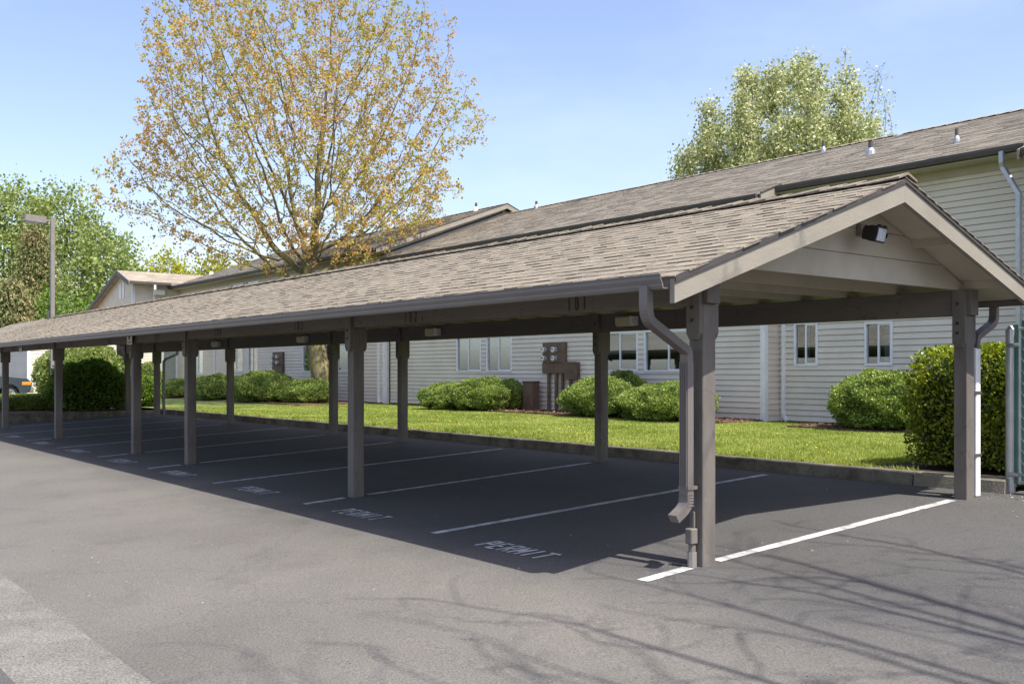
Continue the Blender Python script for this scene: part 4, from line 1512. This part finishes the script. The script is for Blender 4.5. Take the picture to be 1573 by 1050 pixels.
# ------------------------------------------------------------------ chain link fence by the right post
t = thing('chain_link_fence', (-.16, 4.72, .22), 'chain link fence with green slats beside the rear near post', 'fence')
fx, fy, fz = -.17, 4.72, .22
MB().tube([(fx, fy, fz - .05), (fx, fy, 1.95), (fx, fy, 1.99)], [.048, .048, .02], 14).build('post', M_METAL, t, smooth=False)
for z in (.42, 1.78):
    MB().tube([(fx, fy - .055, z), (fx - .12, fy - .055, z)], .022, 8).build('hinge', M_METAL, t)
mb = MB()
gx0, gx1 = fx - .1, fx - 2.6
mb.tube([(gx0, fy, fz + .1), (gx0, fy, 1.95)], .022, 8)
mb.tube([(gx1, fy, fz + .1), (gx1, fy, 1.95)], .022, 8)
mb.tube([(gx0, fy, 1.95), (gx1, fy, 1.95)], .022, 8)
mb.tube([(gx0, fy, fz + .12), (gx1, fy, fz + .12)], .022, 8)
mb.build('gate_frame', M_METAL, t)
sm = MB().add([(-.028, -.004, 0), (.028, .006, 0), (.028, .006, 1.68), (-.028, -.004, 1.68), (-.028, -.002, 0), (.028, .008, 0), (.028, .008, 1.68), (-.028, -.002, 1.68)],
              [(0, 1, 2, 3), (7, 6, 5, 4), (0, 4, 5, 1), (2, 6, 7, 3), (1, 5, 6, 2), (3, 7, 4, 0)]).mesh('slat', M_SLAT, (0, 0, 0))
for i in range(38):
    link_mesh('slat', sm, t, (gx0 - .04 - i * .064, fy + .004, fz + .14))
link_mesh('slat', sm, t, (fx - .055, fy + .004, fz + .1))
mb = MB()
for i in range(-28, 40):
    for s_ in (-1, 1):
        x0 = gx0 - i * .09
        # woven wire runs on the diagonal in front of and behind the slats
        z0, z1 = fz + .13, 1.93
        dxw = (z1 - z0) * .75 * s_
        xa, xb = x0, x0 + dxw
        za, zb = z0, z1
        lo, hi = gx1, gx0
        if xb != xa:
            ta = sorted(((lo - xa) / (xb - xa), (hi - xa) / (xb - xa)))
            a0, a1 = max(0, ta[0]), min(1, ta[1])
            if a1 - a0 > .02:
                yw_ = fy - .009 if s_ > 0 else fy + .014
                mb.tube([(xa + (xb - xa) * a0, yw_, za + (zb - za) * a0), (xa + (xb - xa) * a1, yw_, za + (zb - za) * a1)], .0034, 4, cap=False)
mb.build('wire_mesh', mat('mesh_wire', [(.5, .52, .52), (.6, .62, .62)], rough=.45, spec=.5), t, kind='stuff')

# ------------------------------------------------------------------ shrubs
def lumpy(d, seed, lump, freq=2.2):
    out = np.empty(len(d))
    for i, p in enumerate(d):
        out[i] = mnoise.fractal(Vector((p[0] * freq + seed * 7.1, p[1] * freq, p[2] * freq - seed)), 1.0, 2.0, 3)
    return 1 + lump * out


def bush(name, c, r, n, m, label, cat='bush', group=None, lump=.22, leaf=(.05, .1), width=.3, seed=1, box=False, core=.84, up=.35, freq=2.2, flat=.0):
    """c base centre, r half sizes (height = 2 * r[2] * .9, bottom flattened)"""
    rng = np.random.default_rng(seed)
    if m is M_YEW:
        n = int(n * 3.2); leaf = (leaf[0] * .55, leaf[1] * .55); r = (r[0] * .95, r[1], r[2] * (.9 if not box else 1))
    t = thing(name, c, label, cat, group)
    C = np.array([c[0], c[1], c[2] + r[2] * .82])
    Rv = np.array(r)
    d = rand_dirs(n, rng)
    d[:, 2] = np.where(d[:, 2] < -.75, -d[:, 2], d[:, 2])
    def surf(d):
        if box:
            p = 8.0
            s = 1.0 / (np.abs(d) ** p).sum(1) ** (1 / p)
            return d * s[:, None]
        return d
    lum = lumpy(d, seed, lump, freq)
    rad = rng.uniform(.82, 1.02, n) ** .7
    P = C + surf(d) * (lum * rad)[:, None] * Rv
    P[:, 2] = np.maximum(P[:, 2], c[2] + .04 + rng.uniform(0, .06, n))
    nrm = unit(d / Rv)
    D = unit(nrm * .8 + rand_dirs(n, rng) * .75 + np.array([0, 0, up]))
    N = unit(nrm + rand_dirs(n, rng) * .8)
    L = rng.uniform(leaf[0], leaf[1], n)
    V, F = leaf_quads(P, D, N, L, L * width)
    np_mesh('leaves', V, F, m, t, origin=tuple(c))
    # twiggy core that stops light coming through
    k = 400
    i = np.arange(k) + .5
    ph = np.arccos(1 - 2 * i / k); th = math.pi * (1 + 5 ** .5) * i
    nu, nv = 24, 12
    vs = []
    for a in range(nv + 1):
        for b in range(nu):
            pa, pb = math.pi * a / nv, 2 * math.pi * b / nu
            vs.append((math.sin(pa) * math.cos(pb), math.sin(pa) * math.sin(pb), math.cos(pa)))
    vs = np.array(vs)
    lm = lumpy(vs, seed, lump, freq)
    Q = C + surf(vs) * (lm * core)[:, None] * Rv
    Q[:, 2] = np.maximum(Q[:, 2], c[2] + .03)
    Fc = [(a * nu + b, a * nu + (b + 1) % nu, (a + 1) * nu + (b + 1) % nu, (a + 1) * nu + b) for a in range(nv) for b in range(nu)]
    np_mesh('branches', Q, Fc, M_YEWCORE, t, origin=tuple(c), smooth=True)
    return t


GB = 'rounded bushes on the lawn along the wall'
B0 = LZ + .03
bush('bush', (5.3, 11.6, B0), (1.25, .95, .66), 17000, M_YEW, 'wide mounded bush under the two small windows beside the hedge', group=GB, seed=3, leaf=(.05, .11))
bush('bush', (12.75, 11.1, B0), (1.25, .85, .58), 14000, M_YEW, 'broad bush right of the meters partly behind a rear post', group=GB, seed=4)
bush('bush', (10.6, 11.0, B0), (1.25, .9, .5), 12000, M_YEW, 'bush below the wide window beside the near post', group=GB, seed=5)
bush('bush', (12.9, 12.0, B0), (.8, .35, .66), 6000, M_YEW, 'taller narrow bush against the wall under the blinds window', group=GB, seed=6)
bush('bush', (17.95, 11.2, B0), (1.0, .85, .56), 12000, M_YEW, 'rounded bush just left of the brown pedestal', group=GB, seed=7)
bush('bush', (19.3, 11.0, B0), (1.0, .8, .45), 9000, M_YEW, 'low sloping bush under the paired middle windows', group=GB, seed=8)
bush('bush', (17.55, 11.9, B0), (.55, .4, .52), 4500, M_YEW, 'dark bush squeezed behind the rounded bush by the pedestal', group=GB, seed=9)
bush('bush', (26.9, 10.2, B0), (1.25, .9, .5), 8000, M_YEW, 'spreading bush at the foot of the maple trunk', group=GB, seed=10)
bush('bush', (29.2, 9.6, B0), (1.4, 1.1, .66), 10000, M_YEW, 'tall domed bush in front of the far meters', group=GB, seed=11)
bush('bush', (33.0, 9.5, B0), (1.5, 1.1, .6), 8000, M_YEW, 'broad mounded bush before the pair of far windows', group=GB, seed=12)
bush('bush', (37.2, 9.6, B0), (1.2, 1.0, .5), 6000, M_YEW, 'small mounded bush near the corner of the far wing', group=GB, seed=13)
bush('bush', (31.0, 11.0, B0), (1.0, .7, .62), 5000, M_YEW, 'bush close to the far wall behind the domed bush', group=GB, seed=14)
# clipped hedge by the fence
bush('hedge', (.2, 5.75, B0), (1.04, .8, .76), 42000, M_LAUREL, 'clipped square hedge with yellow green top beside the rear near post', 'hedge', seed=15, box=True, lump=.045, leaf=(.028, .06), width=.36, core=.86)
# far planted end
bush('hedge', (29.2, 1.7, .28), (.6, 1.15, .28), 9000, M_YEW, 'low clipped hedge along the kerb at the far end of the stalls', 'hedge', seed=16, box=True, lump=.05, leaf=(.05, .09))
bush('shrub', (28.2, 3.25, .28), (1.0, 1.25, .88), 13000, M_GLEAF, 'big dark shrub shaded below the far end of the carport roof', 'shrub', seed=17, lump=.2, leaf=(.06, .11), width=.35)
bush('shrub', (28.5, 4.95, .36), (1.0, .55, .55), 6000, M_GLEAF, 'low dark shrub hanging over the far kerb corner', 'shrub', seed=18, lump=.2, leaf=(.06, .1), width=.35)
bush('shrub', (42.2, 6.7, .36), (1.6, 1.9, 1.32), 16000, M_BRIGHT, 'large bright green rounded shrub beyond the carport end', 'shrub', seed=19, lump=.14, leaf=(.08, .15), width=.4)
bush('shrub', (40.3, 9.1, .36), (.62, .62, .85), 6000, M_BRIGHT, 'round yellow green shrub in front of the sunlit wing wall', 'shrub', seed=20, lump=.06, leaf=(.06, .11), width=.4)
bush('shrub', (38.3, 4.75, .2), (.62, .62, .95), 7000, M_BRIGHT, 'loose leafy shrub between the lamp post and the far hedge', 'shrub', seed=21, lump=.35, leaf=(.09, .16), width=.45)

# ------------------------------------------------------------------ trees
def colonise(starts, att, step, infl, kill, iters=120, tropism=(0, 0, .1), jitter=.12, seed=1, max_nodes=7000):
    """space colonisation; starts is a list of (point, parent index)"""
    rr = random.Random(seed)
    nodes = [Vector(p) for p, _ in starts]
    par = [q for _, q in starts]
    A = [Vector(a) for a in att]
    trop = Vector(tropism)
    frozen = {}
    for it in range(iters):
        kd = kdtree.KDTree(len(nodes))
        for i, p in enumerate(nodes):
            kd.insert(p, i)
        kd.balance()
        pull, keep = {}, []
        for a in A:
            co, i, dist = kd.find(a)
            if dist < kill:
                continue
            keep.append(a)
            if dist < infl:
                pull.setdefault(i, []).append((a - co) / dist)
        A = keep
        if not pull or not A or len(nodes) > max_nodes:
            break
        grew = 0
        for i, vs in pull.items():
            d = sum(vs, Vector()) / len(vs)
            d = d + trop + Vector((rr.gauss(0, jitter), rr.gauss(0, jitter), rr.gauss(0, jitter)))
            if d.length < 1e-4: continue
            d.normalize()
            q = nodes[i] + d * step
            key = (i, round(d.x, 1), round(d.y, 1), round(d.z, 1))
            if frozen.get(key, 0) > 1: continue
            frozen[key] = frozen.get(key, 0) + 1
            nodes.append(q); par.append(i); grew += 1
        if not grew: break
    return nodes, par


def skeleton_mesh(nodes, par, tip=.008, power=2.4, rmax=None, base_flare=1.0):
    n = len(nodes)
    kids = [[] for _ in range(n)]
    for i, p in enumerate(par):
        if p >= 0: kids[p].append(i)
    rad = [0.0] * n
    order = sorted(range(n), key=lambda i: -i)
    for i in order:
        if not kids[i]: rad[i] = tip
        else: rad[i] = sum(rad[k] ** power for k in kids[i]) ** (1 / power)
    if rmax:
        r0 = rad[0]
        g = math.log(rmax / tip) / math.log(max(r0, tip * 1.01) / tip)
        rad = [tip * (r / tip) ** g for r in rad]
    mb = MB()
    stack = [(0, -1)]
    while stack:
        s0, p0 = stack.pop()
        chain = [p0, s0] if p0 >= 0 else [s0]
        cur = s0
        while kids[cur]:
            ks = sorted(kids[cur], key=lambda k: -rad[k])
            for k in ks[1:]:
                stack.append((k, cur))
            cur = ks[0]
            chain.append(cur)
        if len(chain) < 2: continue
        rs = [rad[c] for c in chain]
        if p0 >= 0: rs[0] = min(rs[0], rs[1] * 1.15)
        big_ = max(rs)
        sides = 10 if big_ > .12 else 6 if big_ > .04 else 4 if big_ > .018 else 3
        mb.tube([nodes[c] for c in chain], rs, sides, cap=False)
    return mb, rad, kids


def envelope_points(n, fn, lo, hi, rng):
    out = []
    while len(out) < n:
        p = rng.uniform(lo, hi, (n, 3))
        ok = fn(p)
        out.extend(p[ok].tolist())
    return out[:n]


def tree(name, base, trunk_pts, att, m_leaf, m_bark, label, step=.35, infl=4, kill=.7, tip=.008, rmax=.2, leaves=4, leaf=(.08, .14), wid=.42,
         spread=.3, seed=1, group=None, thin=2.2, twigs=1, trop=(0, 0, .1), max_nodes=6000, twig_len=.5, jitter=.12, droop=0.0, crown_name='crown', cluster=False):
    rng = np.random.default_rng(seed)
    starts = [(p, i - 1) for i, p in enumerate(trunk_pts)]
    nodes, par = colonise(starts, att, step, infl, kill, tropism=trop, seed=seed, max_nodes=max_nodes, jitter=jitter)
    mb, rad, kids = skeleton_mesh(nodes, par, tip=tip, rmax=rmax)
    t = thing(name, base, label, 'tree', group)
    thin_nodes = [i for i in range(len(nodes)) if rad[i] < tip * thin and i >= len(trunk_pts)]
    tp = []
    if twigs:
        for i in thin_nodes:
            p = nodes[i]
            d0 = (p - nodes[par[i]]).normalized() if par[i] >= 0 else Vector((0, 0, 1))
            for _ in range(twigs):
                v = Vector(rng.normal(size=3).tolist()).normalized()
                d = (d0 * .9 + v * .8 + Vector((0, 0, .1 - droop))).normalized()
                q = p + d * twig_len * rng.uniform(.5, 1.1)
                mid = p.lerp(q, .5) + Vector(rng.normal(size=3).tolist()) * .03
                mb.tube([p, mid, q], [tip * .6, tip * .45, tip * .25], 3, cap=False)
                tp.append((p, q))
    tk = mb.build('trunk', m_bark, t, smooth=True, origin=tuple(base))
    if leaves:
        if tp:
            A = np.array([tuple(a) for a, b in tp]); B = np.array([tuple(b) for a, b in tp])
        else:
            A = np.array([tuple(nodes[par[i]]) for i in thin_nodes]); B = np.array([tuple(nodes[i]) for i in thin_nodes])
        k = leaves
        f = 1.04 - np.abs(rng.normal(0, .16, (len(A), k))) if cluster else rng.uniform(.15, 1.08, (len(A), k))
        P = (A[:, None, :] + (B - A)[:, None, :] * f[..., None]).reshape(-1, 3)
        P += rng.normal(size=P.shape) * spread * .33
        n = len(P)
        D = unit(rand_dirs(n, rng) + np.array([0, 0, -.15 - droop]))
        N = unit(rand_dirs(n, rng) + np.array([0, 0, .6]))
        L = rng.uniform(leaf[0], leaf[1], n)
        V, F = leaf_quads(P, D, N, L, L * wid)
        np_mesh(crown_name, V, F, m_leaf, t, origin=tuple(base))
    return t


rngT = np.random.default_rng(5)
# the big maple in front of the wall
MC = np.array([27.75, 10.25, 10.2])
RIGHT, DEEP = np.array([-.6215, .7834]), np.array([.7834, .6215])


def maple_env(p):
    d = p[:, :2] - MC[:2]
    a, b = d @ RIGHT / 6.0, d @ DEEP / 5.0
    z = (p[:, 2] - MC[2]) / 6.6
    r = np.sqrt(a ** 2 + b ** 2)
    ang = np.arctan2(b, a)
    wob = 1 + .13 * np.sin(3 * ang + 5 * z) + .1 * np.sin(5 * ang - 7 * z + 1)
    top = np.sqrt(np.clip(1 - np.clip(z + .12, 0, 1.1) ** 2.4, 0, 1))
    low = np.clip((z + .86) / .42, 0, 1) ** .55
    return (r < np.minimum(top, low) * wob) & (z > -.8) & ((r > .3) | (rngT.uniform(size=len(p)) < .45))


att = envelope_points(8500, maple_env, (19, 1, 3), (37, 19, 18.5), rngT)
att += (np.array([23.0, 9.3, 6.1]) + rngT.normal(size=(110, 3)) * np.array([1.2, .9, .45])).tolist()
trunk = [(27.1, 11.0, LZ - .05), (27.12, 11.0, LZ + .15), (27.2, 10.98, .9), (27.3, 10.95, 1.5), (27.45, 10.9, 2.1), (27.6, 10.85, 2.7), (27.72, 10.8, 3.3), (27.8, 10.75, 3.9)]
tree('maple_tree', (27.1, 11.0, LZ), trunk, att, M_RUST, M_BARK_M, 'large spreading maple with sparse rusty spring leaves and leaning mossy trunk',
     step=.33, infl=7, kill=.54, tip=.0058, rmax=.36, leaves=13, leaf=(.045, .11), wid=.48, spread=.19, cluster=True, seed=2, thin=2.3, twigs=2, trop=(0, 0, .12), max_nodes=19000, twig_len=.42, jitter=.1)


def ell_env(c, r, cut=-1.0):
    c, r = np.array(c), np.array(r)
    def f(p):
        q = (p - c) / r
        return ((q ** 2).sum(1) < 1) & (q[:, 2] > cut)
    return f


def simple_tree(name, x, y, z0, h, rx, ry, m, label, seed, n=260, step=.9, leaf=(.3, .5), leaves=14, group=None, trunk_h=.3, bark=M_BARK, spread=1.4, lowcut=-.95, tip=.02, rmax=.3, wid=.42, droop=0., infl=9, twigs=1, twig_len=1.1):
    rng = np.random.default_rng(seed)
    c = (x, y, z0 + h * (1 + trunk_h) / 2); r = (rx, ry, h * (1 - trunk_h) / 2)
    att = envelope_points(n, ell_env(c, r, lowcut), (x - rx, y - ry, c[2] - r[2]), (x + rx, y + ry, c[2] + r[2]), rng)
    tr = [(x + rng.uniform(-.1, .1) * k, y + rng.uniform(-.1, .1) * k, z0 + h * trunk_h * k / 4) for k in range(5)]
    return tree(name, (x, y, z0), tr, att, m, bark, label, step=step, infl=infl, kill=step * 1.7, tip=tip, rmax=rmax, leaves=leaves, leaf=leaf, wid=wid, spread=spread, seed=seed,
                group=group, thin=2.6, twigs=twigs, twig_len=twig_len, max_nodes=3200, droop=droop)


GT = 'trees beyond the carport and the far building'
far = dict(group=GT, spread=1.3)
simple_tree('broadleaf_tree', 85.3, 16.7, .2, 17.3, 3.8, 3.8, M_BRIGHT, 'tall fresh green tree rising behind the lamp post', 31, n=800, step=.75, leaves=75, leaf=(.18, .34), **far)
simple_tree('broadleaf_tree', 82.6, 11.6, .2, 17.0, 3.8, 3.8, M_BRIGHT, 'tall fresh green tree at the left edge of the view', 32, n=800, step=.75, leaves=75, leaf=(.18, .34), **far)
simple_tree('broadleaf_tree', 72.5, 16.8, .2, 12.2, 2.6, 2.9, M_BRIGHT, 'drooping green tree just left of the far gabled wing', 33, n=700, step=.6, leaves=75, leaf=(.16, .3), droop=.5, trunk_h=.2, **far)
simple_tree('broadleaf_tree', 64, 11.6, .2, 6.6, 2.7, 2.7, M_GLEAF, 'lower green tree rising over the far carport roof', 34, n=420, step=.65, leaves=70, leaf=(.16, .28), trunk_h=.12, **far)
simple_tree('yellow_tree', 94.7, 29.0, .2, 13.2, 3.0, 3.0, M_YLEAF, 'yellow green tree above the far wing roof', 35, n=420, step=.65, leaves=70, leaf=(.18, .32), **far)
simple_tree('yellow_tree', 87.3, 31.2, .2, 12.2, 3.4, 3.2, M_YLEAF, 'yellow green tree seen through the low left maple branches', 36, n=420, step=.65, leaves=70, leaf=(.18, .32), **far)


def conifer(x, y, z0, h, r, label, seed):
    rng = np.random.default_rng(seed)
    t = thing('conifer_tree', (x, y, z0), label, 'tree', GT)
    mb = MB()
    mb.tube([(x, y, z0), (x, y, z0 + h)], [.25, .03], 8)
    PP, DD = [], []
    k = 0
    while k < 150:
        f = k / 150
        z = z0 + h * (.12 + .86 * f)
        L = r * (1 - f) ** .75 * rng.uniform(.75, 1.1) + .25
        a = k * 2.4
        e = Vector((math.cos(a), math.sin(a), -.25))
        tipp = Vector((x, y, z)) + e * L
        mb.tube([(x, y, z), tuple(tipp)], [.04, .01], 4, cap=False)
        m_ = int(95 * L) + 50
        ff = rng.uniform(.15, 1.05, m_)
        P = np.array([x, y, z]) + ff[:, None] * np.array(e * L) + rng.normal(size=(m_, 3)) * np.array([.35, .35, .18])
        P[:, 2] -= .25 * ff
        PP.append(P)
        k += 1
    mb.build('trunk', M_BARK, t)
    P = np.concatenate(PP)
    n = len(P)
    D = unit(rand_dirs(n, rng) * .8 + np.array([0, 0, -.7]))
    N = rand_dirs(n, rng)
    Ln = rng.uniform(.16, .34, n)
    V, F = leaf_quads(P, D, N, Ln, Ln * .2)
    np_mesh('crown', V, F, M_CONIF, t, origin=(x, y, z0))


conifer(75.9, 12.5, .2, 12.6, 3.0, 'brownish conifer in front of the tall green trees', 41)
conifer(62.8, 8.1, .2, 7.2, 2.6, 'shorter brownish conifer at the left edge above the outbuilding roof', 42)
# pale tree behind the roof, with a nearly bare one behind it
simple_tree('pale_tree', 23.6, 33.0, LZ, 15.6, 5.0, 5.2, M_PALE, 'dense tree with pale silvery young leaves rising behind the building roof', 51, n=900, step=.55, leaf=(.09, .17), leaves=240, trunk_h=.25, spread=.75, tip=.014, twig_len=.75, infl=7)
simple_tree('budding_tree', 23.6, 38.5, LZ, 17.6, 2.9, 2.9, M_PALE, 'thin almost bare tree showing behind the pale leafy tree', 52, n=420, step=.5, leaf=(.08, .15), leaves=6, trunk_h=.3, spread=.4, tip=.012, twigs=2, twig_len=.8, infl=7)
# bare tree out of view to the right; its limbs throw the shadows on the drive
rr_ = random.Random(4)
tk = [(-13.0, -1.4, -.1), (-12.98, -1.4, .9), (-12.9, -1.4, 2.0), (-12.8, -1.38, 3.1), (-12.65, -1.35, 4.0)]
starts, att = [(p, i - 1) for i, p in enumerate(tk)], []
for k in range(26):
    ez = rr_.uniform(6.2, 10.5)
    ex = -ez / 1.77 + rr_.uniform(-2.2, -.1)
    ey = -5.3 + k * .3 + rr_.uniform(-.3, .3)
    prev = len(tk) - 1 - rr_.choice([0, 0, 1])
    p0 = Vector(tk[prev])
    e = Vector((ex, ey, ez))
    for q in range(1, 15):
        t_ = q / 14
        p = p0.lerp(e, t_) + Vector((0, .12 * math.sin(t_ * 4 + k), 1.3 * math.sin(t_ * math.pi) * (1 - t_)))
        starts.append((tuple(p), prev)); prev = len(starts) - 1
        if q > 5:
            for _ in range(9):
                att.append(tuple(p + Vector((rr_.uniform(.1, 1.5), rr_.gauss(0, .45), rr_.gauss(.1, .4)))))
nodes, par = colonise(starts, att, .3, 2, .4, tropism=(.5, 0, .05), seed=61, max_nodes=12000, jitter=.08)
mb, rad, kids = skeleton_mesh(nodes, par, tip=.007, rmax=.2)
st = thing('street_tree', tk[0], 'nearly bare tree beside the drive with long level limbs', 'tree')
mb.build('trunk', M_BARK, st, smooth=True, origin=tk[0])
rs_ = np.random.default_rng(8)
tips = np.array([tuple(nodes[i]) for i in range(len(nodes)) if not kids[i]])
P = np.repeat(tips, 3, axis=0) + rs_.normal(size=(len(tips) * 3, 3)) * .06
V, F = leaf_quads(P, rand_dirs(len(P), rs_), rand_dirs(len(P), rs_), rs_.uniform(.02, .05, len(P)), rs_.uniform(.008, .018, len(P)))
np_mesh('buds', V, F, M_RUST, st, origin=tk[0], kind='stuff')

# ------------------------------------------------------------------ the plan above is drawn with x to the left along the carport; turn it into world x
for me in bpy.data.meshes:
    k = len(me.vertices)
    co = np.empty(k * 3, dtype=np.float32)
    me.vertices.foreach_get('co', co)
    co[0::3] *= -1
    me.vertices.foreach_set('co', co)
    me.flip_normals()
    me.update()
for o in S.objects:
    if o.type in ('MESH', 'EMPTY'):
        o.location.x = -o.location.x
